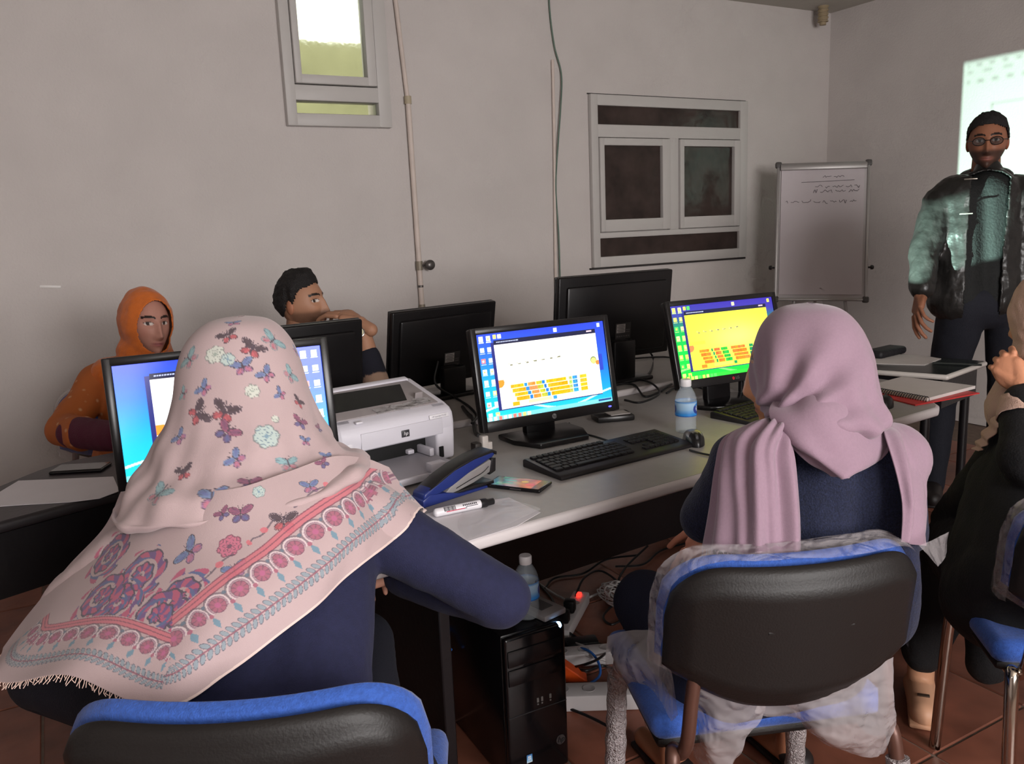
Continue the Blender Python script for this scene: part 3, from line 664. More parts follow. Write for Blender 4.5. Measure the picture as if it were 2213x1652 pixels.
mk('glass', *rbox(.138, .068, .001, .0004, 1), M('phone_glass', (40, 34, 32), .08), ph2).location = (0, 0, .0095)
pl = [xy(ZP(*q, .743)) for q in ((-60, 1100), (40, 1040), (245, 1031), (258, 1062), (215, 1078), (150, 1086), (30, 1093))]
tag(mk('paper_sheet', *prism(pl, .7425, .744), sheet_m, smooth=False), 'white paper sheets on the dark table at the left edge', 'paper')

# ------------------------------------------------------------------ keyboards and mice
kb_m = M('keyboard_black', (28, 25, 27), .45, var=.08, vs=30); key_m = M('key_black', (26, 24, 26), .6, spec=.3)
def keyboard(label, loc, rotz, w=.46, dep=.165):
    t = thing('keyboard', label, 'keyboard', loc, rotz)
    v, f = profile_x([(-dep/2, 0), (-dep/2, .008), (-dep/2+.01, .012), (dep/2-.012, .024), (dep/2, .02), (dep/2, 0)], -w/2, w/2, .003, 2)
    mk('case', v, f, kb_m, t)
    me = None; sl = math.atan2(.012, dep-.022)
    rows = [(.062, [.019]*13), (.036, [.019]*13+[.03]), (.017, [.027]+[.019]*12+[.022]), (-.002, [.032]+[.019]*11+[.036]), (-.021, [.04]+[.019]*10+[.046]), (-.040, [.026, .022, .022, .108, .022, .022, .022, .026])]
    first = {}
    def key(x, y, kw):
        z = .012+(y+dep/2-.01)*math.tan(sl)
        k = round(kw, 4)
        if k not in first:
            v, f = bevel(prism([(-kw/2+.001, -.0083), (kw/2-.001, -.0083), (kw/2-.001, .0083), (-kw/2+.001, .0083)], -.002, .005), .0018, 1)
            o = mk('key', v, f, key_m, t); first[k] = o
        else:
            o = first[k].copy(); COL.objects.link(o); o.parent = t
        o.location = (x, y, z); o.rotation_euler = (sl, 0, 0)
    for y, ws in rows:
        x = -w/2+.012
        for kw in ws: key(x+kw/2, y, kw); x += kw
    for y in (.036, .017, -.040):
        for k in range(3): 
            key(.088+.019*k+.0095-.005, y, .019)
    key(.088+.019+.0045, -.021, .019)
    for y in (.036, .017, -.002, -.021, -.040):
        for k in range(4): key(.150+.0185*k, y, .0182)
    return t
keyboard('black keyboard lying in front of the blue lit monitor', (1.282, 1.782, .74), 5.2, .475, .168)
keyboard('black keyboard partly hidden by the lilac headscarf, before the yellow screen', (2.035, 1.905, .74), 9)
def mouse(label, loc, rotz, shell):
    t = thing('computer_mouse', label, 'mouse', loc, rotz)
    def shape(zs, ys, x0, x1):
        n = 22; m = 14; v = []
        for i in range(m):
            a = i/(m-1)*math.pi/2
            for k in range(n):
                b = 2*math.pi*k/n; x = .030*math.cos(b)*math.cos(a)**.6; y = .054*math.sin(b)*math.cos(a)**.6
                v.append((x*(1-.15*(y/.054)), y, max(0, .037*math.sin(a)**.85*(1-.25*max(0, y/.054)))))
        f = [tuple(q) for q in gridf(m, n, True)]; f.append(tuple(range(n-1, -1, -1))); return np.array(v), f
    v, f = shape(1, 1, 0, 1)
    o = mk('shell', v, f, shell, t)
    mk('front_buttons', *[(lambda q: (q[0]*np.array([1.02, 1, 1.03]), q[1]))(cutq(v, f))][0], M('mouse_black', (24, 22, 24), .3), t)
    g = G(); g.add(cyl(.009, .007, 16), T(-.0035, .036, .026) @ RY(90)); mkg('scroll_wheel', g, M('wheel_grey', (70, 68, 70), .5), t)
    return t
def cutq(v, f): 
    k = v[:, 1] > .012
    return cut(v, f, k)
mouse('silver and black mouse to the right of the front keyboard', (1.552, 1.752, .74), 150, M('mouse_silver', (128, 122, 118), .3, metal=.5))
mouse('black mouse beside the red notebook', (2.345, 1.725, .74), -60, M('mouse_black2', (26, 24, 26), .35))

# ------------------------------------------------------------------ bottles
pet = plastic_film('clear_bottle', .24, (214, 226, 236), 6, .15)
capw = M('cap_white', (226, 222, 224), .4)
def bottle(label, loc, rot=0):
    t = thing('water_bottle', label, 'bottle', loc, rot)
    prof = [(.024, 0), (.030, .004), (.031, .012), (.0298, .018), (.031, .024), (.0298, .030), (.031, .036), (.0298, .042), (.0315, .048), (.0318, .052), (.0318, .098), (.031, .106), (.026, .122), (.018, .136), (.0135, .142), (.0135, .150)]
    mk('bottle_body', *lathe(prof, 32), pet, t)
    mk('cap', *lathe([(.0155, .142), (.0162, .144), (.0162, .160), (.0145, .163)], 28), capw, t)
    # printed sleeve: points coloured blue with a white wordmark
    c = Canvas(160, 46); c.vgrad([(0, (60, 120, 190)), (.15, (170, 200, 225)), (.5, (150, 185, 215)), (.85, (60, 130, 205)), (1, (40, 90, 170))])
    c.fill((np.abs(c.V-.86) < .06), (50, 140, 215))
    for uu in (.25, .75):
        q = np.hypot((c.U-uu)*4.2, (c.V-.5)*1.25); c.fill(q < .46, (38, 60, 140)); c.fill((q < .46) & (c.V < .3), (50, 130, 205))
        z = .54+.10*np.sin((c.U-uu)*120); c.fill((np.abs(c.V-z) < .07) & (np.abs(c.U-uu) < .055), (225, 230, 240))
        c.fill((np.abs(c.V-.36) < .035) & (np.abs(c.U-uu-.015) < .008), (225, 230, 240)); c.fill((np.abs(c.V-.40) < .10) & (np.abs(c.U-uu-.04) < .005), (225, 230, 240))
    a = -c.U*2*np.pi; v = np.stack([.0324*np.cos(a), .0324*np.sin(a), .053+(1-c.V)*.046], -1).reshape(-1, 3)
    mk('label', v, gridf(c.h, c.w, True), M('bottle_label', attr=True, rough=.35), t, col=lin(c.a).reshape(-1, 3))
    return t
bottle('clear water bottle with blue label standing on the front desk', (1.618, 1.862, .74), 40)
bottle('water bottle standing on top of the computer tower beside the navy sleeve', (.945, 1.685, .404), 70)

# ------------------------------------------------------------------ small things on the desks
ad = thing('usb_adapter', 'small white adapter plugged into a dark dongle left of the blue lit monitor', 'adapter', (1.011, 2.03, .74), 4)
mk('white_block', *[xf(rbox(.020, .022, .052, .003)[0], T(.008, 0, .026)), rbox(.020, .022, .052, .003)[1]], M('adapter_white', (214, 206, 200), .45), ad)
mk('side_pin', *[xf(rbox(.016, .016, .022, .002)[0], T(.024, 0, .020)), rbox(.016, .016, .022, .002)[1]], M('adapter_white'), ad)
mk('dark_dongle', *[xf(rbox(.022, .03, .034, .004)[0], T(-.016, .002, .018)), rbox(.022, .03, .034, .004)[1]], M('dongle_dark', (52, 46, 44), .5), ad)
bx = thing('black_case', 'flat black case with a pale card on it behind the lit monitor corner', 'case', (1.545, 2.135, .74), -18)
mk('case', *[xf(rbox(.125, .085, .020, .006)[0], T(0, 0, .010)), rbox(.125, .085, .020, .006)[1]], M('case_black', (30, 28, 28), .3), bx)
mk('card', *[xf(box(.07, .05, .002)[0], T(.015, -.005, .0215) @ RZ(8)), box(.07, .05, .002)[1]], M('card_pale', (190, 184, 180), .5), bx, smooth=False)
# red spiral notebook
cv = [xy(ZP(*q, .742)) for q in ((1872, 850), (1950, 824), (2117, 851), (2040, 866), (1978, 877))]
pgp = [xy(ZP(*q, .756)) for q in ((1868, 836), (1950, 814), (2108, 834), (2004, 861))]
nb = thing('spiral_notebook', 'red spiral notebook with open white pages near the desk end', 'notebook', (*np.mean(cv, 0), .74))
mk('cover', *prism(cv, .741, .745), M('notebook_red', (196, 52, 52), .45, var=.06), nb, local=False, smooth=False)
pin = [tuple(np.array(q)) for q in pgp]
mk('pages', *prism(pin, .7455, .756), M('page_white', (206, 198, 194), .7, var=.03), nb, local=False, smooth=False)
a, b = np.array([*pgp[0], .750]), np.array([*pgp[3], .750]); g = G(); dirv = (b-a)/np.linalg.norm(b-a); sd = np.array([dirv[1], -dirv[0], 0])
for k in range(26):
    c0 = a+(b-a)*(k+.5)/26; g.add(tube([c0+sd*.011*math.cos(q)+np.array([0, 0, .011])*math.sin(q)+dirv*.0012*q for q in np.linspace(0, 2*math.pi, 11)], .0014, 5))
mkg('spiral', g, M('spiral_black', (24, 22, 24), .3), nb, local=False)
# loose papers and a black pouch on the glossy table
p1 = [xy(ZP(*q, .741)) for q in ((1840, 783), (1885, 765), (1985, 768), (2034, 776), (1998, 790), (1900, 787))]
tag(mk('paper_sheet', *prism(p1, .7405, .7425), M('page_white'), smooth=False), 'loose white papers lying on the small dark glossy table', 'paper')
p2 = [xy(ZP(*q, .743)) for q in ((1850, 772), (1872, 764), (1900, 766), (1886, 774))]
tag(mk('leaflet', *prism(p2, .743, .7445), M('leaflet_blue', (150, 170, 190), .4), smooth=False), 'pale bluish leaflet on top of the papers behind the lilac headscarf', 'leaflet')
tag(mk('black_pouch', *[xf(rbox(.22, .09, .035, .015, 3)[0], T(3.20, 2.36, .7575) @ RZ(8)), rbox(.22, .09, .035, .015, 3)[1]], M('pouch_black', (24, 22, 26), .6, bump=.3, bs=30)), 'flat black pouch at the back of the small glossy table', 'pouch')
tag(mk('pen', *tube([(*xy(ZP(2015, 783, .75)), .746), (*xy(ZP(2122, 787, .75)), .746)], .0045, 8), M('pen_dark', (40, 44, 42), .4)), 'thin dark pen lying across the glossy table edge', 'pen')
# projector on the desk end
pj = thing('projector', 'small white projector on the desk behind the lilac headscarf', 'projector', (2.33, 2.16, .74), 14)
mk('body', *[xf(rbox(.24, .19, .12, .012, 3)[0], T(-.06, 0, .105)), rbox(.24, .19, .12, .012, 3)[1]], M('projector_white', (205, 202, 202), .4), pj)
g = G(); g.add(lathe([(.026, 0), (.026, .02), (.021, .022)], 20), T(.055, .03, .145) @ RY(90)); mkg('lens', g, M('lens_dark', (20, 20, 26), .1), pj)
for q in ((-.15, -.07), (-.15, .07), (.03, 0)): g = G(); g.add(cyl(.010, .047, 12), T(q[0], q[1], 0)); mkg('foot', g, blackp, pj)
# its beam: a lamp with the picture in it, thrown onto the right wall
PO = xf([[.083, .03, .145]], MW[pj])[0]
aim = np.array([XR, 2.60, 1.85])
bl = light('projector_beam', 'SPOT', tuple(PO), 680.0, (1, 1, 1), tuple(aim), spot_size=math.radians(80), spot_blend=0.0, shadow_soft_size=.012)
L_ = bl.data; L_.use_nodes = True; t_ = L_.node_tree; N_ = t_.nodes; K_ = t_.links
em = N_['Emission']
bpy.context.view_layer.update()
Ri = np.array(bl.rotation_euler.to_matrix())
def luv(p): q = Ri.T @ (np.array(p)-PO); return q[0]/-q[2], q[1]/-q[2]
tc = N_.new('ShaderNodeTexCoord'); sx = N_.new('ShaderNodeSeparateXYZ'); K_.links if False else None
K_.new(tc.outputs['Normal'], sx.inputs[0])
def mth(op, a, b=None, c=None):
    n = N_.new('ShaderNodeMath'); n.operation = op
    for i, q in enumerate((a, b, c)):
        if q is None: continue
        if isinstance(q, (int, float)): n.inputs[i].default_value = q
        else: K_.new(q, n.inputs[i])
    return n.outputs[0]
uu = mth('DIVIDE', sx.outputs[0], mth('ABSOLUTE', sx.outputs[2])); vv = mth('DIVIDE', sx.outputs[1], mth('ABSOLUTE', sx.outputs[2]))
# picture corners on the wall, as slopes from the lens
c00, c10, c01, c11 = luv((XR, 3.282, 2.252)), luv((XR, 1.95, 2.252)), luv((XR, 3.282, 1.50)), luv((XR, 1.95, 1.50))
Am = np.array([[c[0], c[1], 1, 0, 0, 0, -c[0]*U_, -c[1]*U_] for c, U_ in ((c00, 0), (c10, 1), (c01, 0), (c11, 1))]+[[0, 0, 0, c[0], c[1], 1, -c[0]*V_, -c[1]*V_] for c, V_ in ((c00, 0), (c10, 0), (c01, 1), (c11, 1))])
hh = np.linalg.solve(Am, np.array([0, 1, 0, 1, 0, 0, 1, 1.0]))
def lc(a, b, c): return mth('ADD', mth('MULTIPLY_ADD', uu, float(a), float(c)), mth('MULTIPLY', vv, float(b)))
den = lc(hh[6], hh[7], 1.0); pu = mth('DIVIDE', lc(hh[0], hh[1], hh[2]), den); pv = mth('DIVIDE', lc(hh[3], hh[4], hh[5]), den)
def inside(x, a, b): return mth('MULTIPLY', mth('GREATER_THAN', x, a), mth('LESS_THAN', x, b))
mask = mth('MULTIPLY', inside(pu, 0.0, 1.0), inside(pv, 0.0, 1.0))
def dark(mask, m, k): return mth('MULTIPLY', mask, mth('SUBTRACT', 1.0, mth('MULTIPLY', m, k)))
mask = dark(mask, inside(pv, 0.0, .02), .35)
for v0, v1, fr, k in ((.028, .05, 34, .45), (.075, .105, 22, .30), (.15, .18, 30, .40)):
    mask = dark(mask, mth('MULTIPLY', mth('MULTIPLY', inside(pv, v0, v1), inside(pu, .02, .5)), mth('GREATER_THAN', mth('SINE', mth('MULTIPLY', pu, float(fr*6.28/2))), .1)), k)
mask = dark(mask, mth('MULTIPLY', inside(pu, .14, .5), inside(pv, .355, .362)), .7)
mask = dark(mask, mth('MULTIPLY', inside(pu, .14, .146), inside(pv, .355, .40)), .7)
K_.new(mask, em.inputs['Strength']); em.inputs['Color'].default_value = (.64, 1.0, .86, 1)

# ------------------------------------------------------------------ computer tower and floor things
tw = thing('computer_tower', 'black desktop computer tower on the floor under the front desk', 'computer', (.928, 1.81, 0), -1)
mk('case', *[xf(rbox(.176, .38, .40, .006)[0], T(0, .01, .203)), rbox(.176, .38, .40, .006)[1]], M('tower_black', (17, 16, 18), .25, spec=.5), tw)
g = G(); g.add(rbox(.172, .02, .392, .008, 3), T(0, -.186, .203)); fr = mkg('front_panel', g, M('tower_front', (14, 13, 15), .15, spec=.6), tw)
for z in (.345, .295): mk('drive_cover', *[xf(rbox(.15, .006, .042, .002)[0], T(-.004, -.197, z)), rbox(.15, .006, .042, .002)[1]], M('tower_drive', (19, 18, 20), .2), tw)
g = G(); g.add(ell((.072, -.187, .392), (.0085, .010, .0085), 12, 8)); mkg('power_light', g, M('tower_led', (150, 200, 255), .3, emit=9), tw)
g = G()
for k, x in enumerate((.0, .012, .036)): g.add(rbox(.006, .003, .012, .001), T(x, -.1965, .215)); g.add(box(.004, .002, .004), T(x, -.1965, .204))
mkg('front_ports', g, M('port_grey', (110, 106, 104), .4), tw)
mk('groove', *[xf(box(.165, .003, .002)[0], T(0, -.196, .19)), box(.165, .003, .002)[1]], M('groove_grey', (45, 43, 45), .4), tw, smooth=False)
lg = mk('logo', *[xf(lathe([(.013, 0), (.013, .002)], 28)[0], T(.062, -.1955, .085) @ RX(90)), lathe([(.013, 0), (.013, .002)], 28)[1]], M('tower_logo', (84, 80, 80), .3, metal=.5), tw)
v, f = text_vf('hp', .021, .25, .0004); mk('logo_letters', xf(v, T(.062, -.1982, .086) @ RX(90)), f, M('logo_black'), lg, smooth=False)
c = Canvas(20, 26); c.vgrad([(0, (60, 110, 170)), (.6, (110, 170, 215)), (1, (210, 220, 225))]); c.rect(.25, .2, .48, .42, (220, 225, 235)); c.rect(.53, .2, .76, .42, (210, 225, 235)); c.rect(.25, .46, .48, .66, (205, 220, 235)); c.rect(.53, .46, .76, .66, (220, 225, 235))
screen_mesh('sticker', c, .016, .022, M('tower_sticker', attr=True, rough=.35), tw, T(-.03, -.1972, .065))
ext = thing('drive_case', 'grey flat drive case lying on top of the computer tower', 'drive', (.985, 1.70, .404), 12)
mk('case', *[xf(rbox(.075, .13, .016, .004)[0], T(0, 0, .008)), rbox(.075, .13, .016, .004)[1]], M('drive_grey', (150, 146, 146), .4), ext)
mk('label', *[xf(box(.04, .05, .001)[0], T(0, -.01, .0168)), box(.04, .05, .001)[1]], M('drive_label', (96, 94, 96), .5), ext, smooth=False)
def strip(name, label, loc, rot, L, w, h, sockets, red=None, m=None):
    t = thing(name, label, 'power strip', loc, rot)
    mk('housing', *[xf(rbox(L, w, h, .006)[0], T(0, 0, h/2)), rbox(L, w, h, .006)[1]], m or M('strip_white', (206, 200, 200), .4), t)
    for k in range(sockets):
        x = -L/2+.05+k*(L-.08)/max(1, sockets); g = G(); g.add(lathe([(.018, 0), (.018, .002), (.014, .001)], 20), T(x, 0, h)); mkg('socket', g, M('socket_grey', (170, 164, 164), .5), t)
    if red: g = G(); g.add(rbox(.026, .016, .012, .003), T(red, 0, h+.004)); mkg('switch', g, M('red_glow', (255, 40, 30), .3, emit=3.5), t)
    return t
s1 = strip('power_strip', 'white power strip with glowing red switch on the floor under the desk', (1.45, 2.27, 0), 42, .30, .06, .045, 3, .11)
pl_m = M('plug_black', (20, 19, 20), .4)
for k, x in enumerate((-.10, -.02)): g = G(); g.add(rbox(.035, .04, .045, .008), T(x, .0, .068)); mkg('plug', g, pl_m, s1)
strip('power_strip', 'long white power strip on the tiles between tower and wrapped chair leg', (1.235, 1.80, 0), -30, .46, .075, .05, 5)
strip('power_strip', 'white power strip lying behind the tower with grey adapter', (1.32, 2.02, 0), -24, .36, .06, .045, 4)
v, f = bevel(prism([(0, 0), (.075, 0), (.0, .06)], 0, .05), .003, 1); tag(mk('orange_wedge', xf(v, T(1.21, 1.95, 0) @ RZ(-30) @ T(0, 0, 0) @ RX(90) @ T(0, 0, -.05)), f, M('orange_plastic', (226, 84, 24), .45)), 'orange plastic wedge on the floor behind the computer tower', 'wedge')
tag(mk('power_adapter', *[xf(rbox(.11, .055, .035, .008)[0], T(1.37, 2.09, .0175) @ RZ(-20)), rbox(.11, .055, .035, .008)[1]], M('adapter_black', (26, 26, 28), .45)), 'black power adapter brick on the floor behind the white strips', 'adapter')
# ------------------------------------------------------------------ cables
cb = M('cable_black', (20, 19, 21), .45); cw = M('cable_white', (196, 190, 188), .5); cbl = M('cable_blue', (40, 96, 176), .45)
def cable(label, pts, r=.004, m=cb, n=60): return tag(mk('cable', *tube(pts, r, 7, n), m), label, 'cable')
def zp(z, *q): return [(*ZP(x, y, z+h)[:2], z+h) for x, y, *hh in q for h in [hh[0] if hh else 0]]
zd = .763
cable('black cable hanging behind the tall black monitor and looping over the rear desk', [(2.02, 2.64, .98), (2.06, 2.68, .90)]+zp(zd, (1410, 770), (1400, 810), (1340, 830), (1290, 840)), .0045)
cable('black cable curling between tall black monitor and yellow lit monitor', zp(zd, (1340, 815), (1400, 825), (1425, 850), (1385, 870), (1350, 865)))
cable('black cable running right from tall black monitor toward the yellow screen', zp(zd, (1370, 775), (1420, 772), (1452, 774), (1500, 790)), .004)
cable('thin black cable bridging the desk gap left of the water bottle', [tuple(q) for q in zp(zd, (1330, 830), (1370, 832))]+zp(.745, (1392, 857), (1420, 850), (1442, 836), (1462, 825)))
cable('black cable lying in arcs beside the stand of the yellow screen', zp(.745, (1440, 850), (1460, 838), (1500, 836), (1540, 848)), .0035)
cable('black cable drooping from the black monitor behind the printer', [(1.20, 2.73, .90), (1.18, 2.72, .82)]+zp(zd, (985, 860), (1015, 880), (1030, 900), (1020, 915)), .0045)
cable('thick black monitor lead with plug beside the printer', zp(zd, (1000, 880), (1012, 895), (1022, 905))+zp(.745, (1028, 935), (1035, 942)), .007)
cable('thin black lead from the front keyboard running under the lit monitor', zp(.744, (1330, 958), (1290, 945), (1240, 930), (1230, 915)), .0028)
cable('short black lead from the silver mouse to the desk edge', zp(.744, (1490, 973), (1515, 980), (1540, 985)), .0028)
cable('thin reddish lead behind the half hidden keyboard', zp(.744, (1540, 898), (1570, 893), (1610, 886)), .0025, M('cable_dark_red', (70, 40, 40), .5))
fz = .008
fl_ = [("black floor cable arching over the red power switch", [(1240, 1300, .03), (1262, 1250, .05), (1300, 1235, .02), (1345, 1270), (1330, 1300)]),
 ("black floor cable looping beside the white cable bundle", [(1345, 1290), (1305, 1330), (1320, 1350), (1345, 1340)]),
 ("black floor cable hanging down from the desk near the lilac scarf person's knee", [(1400, 1180, .12), (1350, 1230, .06), (1335, 1270), (1360, 1300)]),
 ("black floor cable trailing under the modesty panel", [(1380, 1200, .04), (1310, 1210, .01), (1260, 1240), (1200, 1250), (1175, 1275)]),
 ("black floor cable crossing right of the tower at the power light", [(1225, 1365, .02), (1260, 1385, .02), (1310, 1395), (1340, 1400)]),
 ("black floor cable sweeping past the second white strip", [(1230, 1445), (1270, 1435, .05), (1300, 1420, .04), (1330, 1390)]),
 ("black floor cable curving beneath the blue network cable", [(1235, 1440), (1265, 1450, .01), (1300, 1440), (1325, 1445)]),
 ("thin black floor cable on the tiles right of the tower's badge", [(1225, 1530), (1270, 1548), (1310, 1568), (1350, 1590)]),
 ("black floor cable behind the water bottle on the tower", [(1165, 1262), (1195, 1300), (1185, 1330), (1160, 1345)]),
 ("black floor cable far back beneath the rear desk", [(1500, 1170), (1430, 1190), (1390, 1220), (1330, 1225)]),
 ("black floor cable left of the tower beside the leg panel", [(945, 1480), (955, 1460), (975, 1455), (985, 1470)]),
 ("black floor cable low beside the tower and chair edge", [(935, 1400), (960, 1420), (980, 1440), (990, 1400)])]
for l, q in fl_: cable(l, zp(fz, *q), .0042)
cable('white cable running across the floor behind the tower', zp(fz, (1165, 1262), (1210, 1290), (1250, 1300), (1340, 1260)), .004, cw)
cable('white cable fanning out right of the tower, upper one', zp(.02, (1228, 1385), (1265, 1398, .02), (1310, 1412)), .004, cw)
cable('white cable fanning out right of the tower, lower one', zp(.02, (1228, 1400), (1260, 1415, .02), (1310, 1428)), .004, cw)
# coil of white network cable
ctr = ZP(1345, 1305, 0); r_ = random.Random(5); pts = []
for k in range(140):
    a = k*.42; rr = .065+.02*math.sin(k*.9)+r_.uniform(-.01, .01); pts.append((ctr[0]+rr*math.cos(a)*.8, ctr[1]+rr*math.sin(a)*1.3, .012+.04*(k/140)+r_.uniform(-.004, .006)))
cable("tangled coil of white cable beside the lilac scarf person's knee", pts, .0028, cw, 420)
cable('blue network cable looping beside the orange wedge', zp(.02, (1228, 1400), (1268, 1405, .03), (1292, 1430, .02), (1295, 1462), (1262, 1485), (1235, 1497, .02)), .0042, cbl)
cable('blue network cable crossing behind the leg panel, upper', zp(.25, (972, 1338), (935, 1370), (975, 1405)), .004, cbl)
cable('blue network cable stub left of the tower, lower', zp(.12, (940, 1440), (958, 1442), (975, 1443)), .004, cbl)
# ------------------------------------------------------------------ chairs
ch_black = M('chair_shell_black', (27, 24, 23), .48, bump=.12, bs=260, bdist=.003, spec=.4)
ch_blue = M('chair_blue_fabric', (46, 84, 164), .85, var=.18, vs=160, bump=.4, bs=420, bdist=.003, sheen=.2)
ch_brown = M('chair_bronze_tube', (92, 62, 52), .4, metal=.3)
ch_chrome = M('chair_chrome', (190, 180, 170), .12, metal=1.0)
bub = plastic_film('bubble_wrap', .78, (196, 186, 186), 150, .8)
film = plastic_film('chair_film', .26, (214, 206, 208), 22, 1.0)
def back_grid(w, z0, z1, y0, nu=41, nv=25, drop=.10, belly=.035):
    u, vv = np.meshgrid(np.linspace(-1, 1, nu), np.linspace(0, 1, nv))
    x = w/2*np.sign(u)*np.abs(u)**.9
    ax = np.abs(x)/(w/2)
    top = z1-drop*(1-np.sqrt(np.clip(1-np.clip((ax-.55)/.45, 0, 1)**2.4, 0, 1)))
    bot = z0+.045*np.clip((ax-.35)/.65, 0, 1)**1.6-belly*np.clip(1-ax**2, 0, 1)
    z = bot+(top-bot)*vv
    y = y0+.055*ax**2-(z-z0)*.16
    return np.stack([x, y, z], -1), u, vv
def shell(name, w, z0, z1, y0, t, mat, parent, grow=0, nose=.5, **k):
    g, u, v = back_grid(w, z0, z1, y0, **k)
    nv, nu = u.shape; e = np.minimum(1-np.abs(u), np.minimum(v, 1-v))
    rim = np.clip(e/.16, 0, 1)**.5
    a = g.copy(); b = g.copy(); a[..., 1] += t*.5*rim+.001; b[..., 1] -= t*.5*rim+.001
    if nose: b[..., 1] -= nose*np.clip((e-.10)/.06, 0, 1)*.010
    vts = np.concatenate([a.reshape(-1, 3), b.reshape(-1, 3)]); n = nu*nv; q = gridf(nv, nu)
    f = [tuple(x) for x in q]+[tuple(x[::-1]+n) for x in q]
    loop = [*range(nu), *[i*nu+nu-1 for i in range(1, nv)], *[(nv-1)*nu+i for i in range(nu-2, -1, -1)], *[i*nu for i in range(nv-2, 0, -1)]]
    for i in range(len(loop)): p, r = loop[i], loop[(i+1) % len(loop)]; f.append((r, p, p+n, r+n))
    return mk(name, vts, f, mat, parent, smooth='all')
def chair(label, loc, rotz, tubem=ch_brown, wrap=False, leg_wrap=False):
    t = thing('visitor_chair', label, 'chair', loc, rotz, None)
    shell('back_shell', .455, .570, .812, -.222, .040, ch_black, t, nose=.6)
    shell('back_pad', .462, .575, .822, -.190, .050, ch_blue, t, nose=0, belly=.02)
    mk('seat_pad', *[(lambda q: (q[0]+np.array([0, .05, .452]), q[1]))(rbox(.46, .36, .055, .026, 4))][0], ch_blue, t)
    mk('seat_shell', *[(lambda q: (q[0]+np.array([0, .05, .420]), q[1]))(rbox(.44, .34, .022, .010, 2))][0], ch_black, t)
    for s in (-1, 1):
        mk('leg', *tube([(s*.20, .15, .425), (s*.212, .185, .40), (s*.222, .215, .0)], .0135, 12, 20), tubem, t)
        mk('leg', *tube([(s*.20, -.15, .425), (s*.212, -.185, .40), (s*.222, -.245, .0)], .0135, 12, 20), tubem, t)
        mk('back_support', *tube([(s*.19, -.06, .412), (s*.19, -.14, .415), (s*.187, -.185, .46), (s*.18, -.192, .55), (s*.17, -.190, .62)], .0125, 12, 20), tubem, t)
    mk('seat_rail', *tube([(-.2, .15, .415), (.2, .15, .415)], .011, 10), tubem, t)
    g = G()
    for s in (-1, 1): g.add(rbox(.012, .006, .006, .002), T(s*.07, -.262, .70))
    mkg('shell_clip', g, ch_black, t)
    if wrap:
        g, u, v = back_grid(.472, .55, .830, -.195); e = np.minimum(1-np.abs(u), np.minimum(v, 1-v))
        p = g.reshape(-1, 3).copy(); p[:, 1] += .034+.006*wob(p, 60, 3)
        # film folds over the pad's rim to the back
        g2, u2, v2 = back_grid(.486, .505, .842, -.205); ring = g2.copy(); nv, nu = u.shape
        k = (np.minimum(1-np.abs(u2), 1-v2) < .09); 
        mk('film_cover', p, gridf(nv, nu), film, t, smooth='all', fixn=False)
        edge = np.concatenate([g[:, 0][::1], g[-1], g[::-1, -1]]); rows = []
        for off, sc in ((.036, 1.0), (.028, 1.008), (.005, 1.014), (-.018, 1.008), (-.034, .985)):
            q = edge.copy(); c = np.array([0, 0, .66]); q[:, [0, 2]] = c[[0, 2]]+(q[:, [0, 2]]-c[[0, 2]])*sc; q[:, 1] += off; q += .004*np.stack([wob(q, 50, 1), wob(q, 55, 2), wob(q, 60, 3)], -1); rows.append(q)
        rows = np.array(rows); mk('film_rim', rows.reshape(-1, 3), gridf(rows.shape[0], rows.shape[1]), film, t, smooth='all', fixn=False)
    if leg_wrap:
        for s in (-1, 1):
            for y in (1, -1):
                a = np.array([s*.2125, y*.19+(0 if y > 0 else -.0), .385]); b = np.array([s*.222, .215 if y > 0 else -.245, .02])
                tv, tf = tube([a, a*.6+b*.4, a*.2+b*.8, b], [.021, .024, .022, .025], 14, 40); tv = tv+.0025*np.stack([wob(tv, 220, 4), wob(tv, 200, 5), wob(tv, 90, 6)], -1)
                mk('bubble_sleeve', tv, tf, bub, t)
    return t
CH1 = chair('blue upholstered chair with black back shell nearest the camera, lower left', (.230, 1.172, 0), -26.5)
CH2 = chair('plastic wrapped blue chair with black back shell under the lilac scarf person', (1.118, 1.112, 0), -21.5, wrap=True, leg_wrap=True)
CH3 = chair('blue chair with chrome frame in plastic film at the right edge', (1.88, .86, 0), -40, tubem=ch_chrome, wrap=True)
CH4 = chair('chair in grey film behind the orange scarf person', (.20, 3.34, 0), 186, wrap=True)
CH5 = chair('blue chair of the pullover wearer behind the rear desk', (.98, 3.36, 0), 176)
# loose film hanging on the wrapped chair
bagf = plastic_film('bag_film', .42, (206, 198, 200), 20, .35)
def hanging(name, ctrl, nr, nc, amp, seed, parent, mat=bagf):
    u = upsample(ctrl, nr, nc); n = gnormals(u).reshape(-1, 3); p = u.reshape(-1, 3)
    p = p+n*(amp*wob(p, 45, seed)+amp*.5*wob(p, 110, seed+1))[:, None]
    return mk(name, p, gridf(nr, nc), mat, parent, local=False, smooth='all', fixn=False)
hanging('film_bag', [[P(1315, 1375, 1.71), P(1370, 1362, 1.67), P(1420, 1370, 1.63), P(1440, 1420, 1.53)], [P(1312, 1440, 1.71), P(1360, 1430, 1.61), P(1420, 1440, 1.57), P(1455, 1480, 1.49)], [P(1330, 1470, 1.71), P(1380, 1490, 1.63), P(1430, 1510, 1.55), P(1465, 1540, 1.47)], [P(1375, 1510, 1.69), P(1395, 1545, 1.61), P(1425, 1560, 1.55), P(1462, 1548, 1.49)], [P(1390, 1535, 1.67), P(1403, 1575, 1.61), P(1425, 1575, 1.55), P(1462, 1552, 1.49)]], 40, 40, .006, 11, CH2)
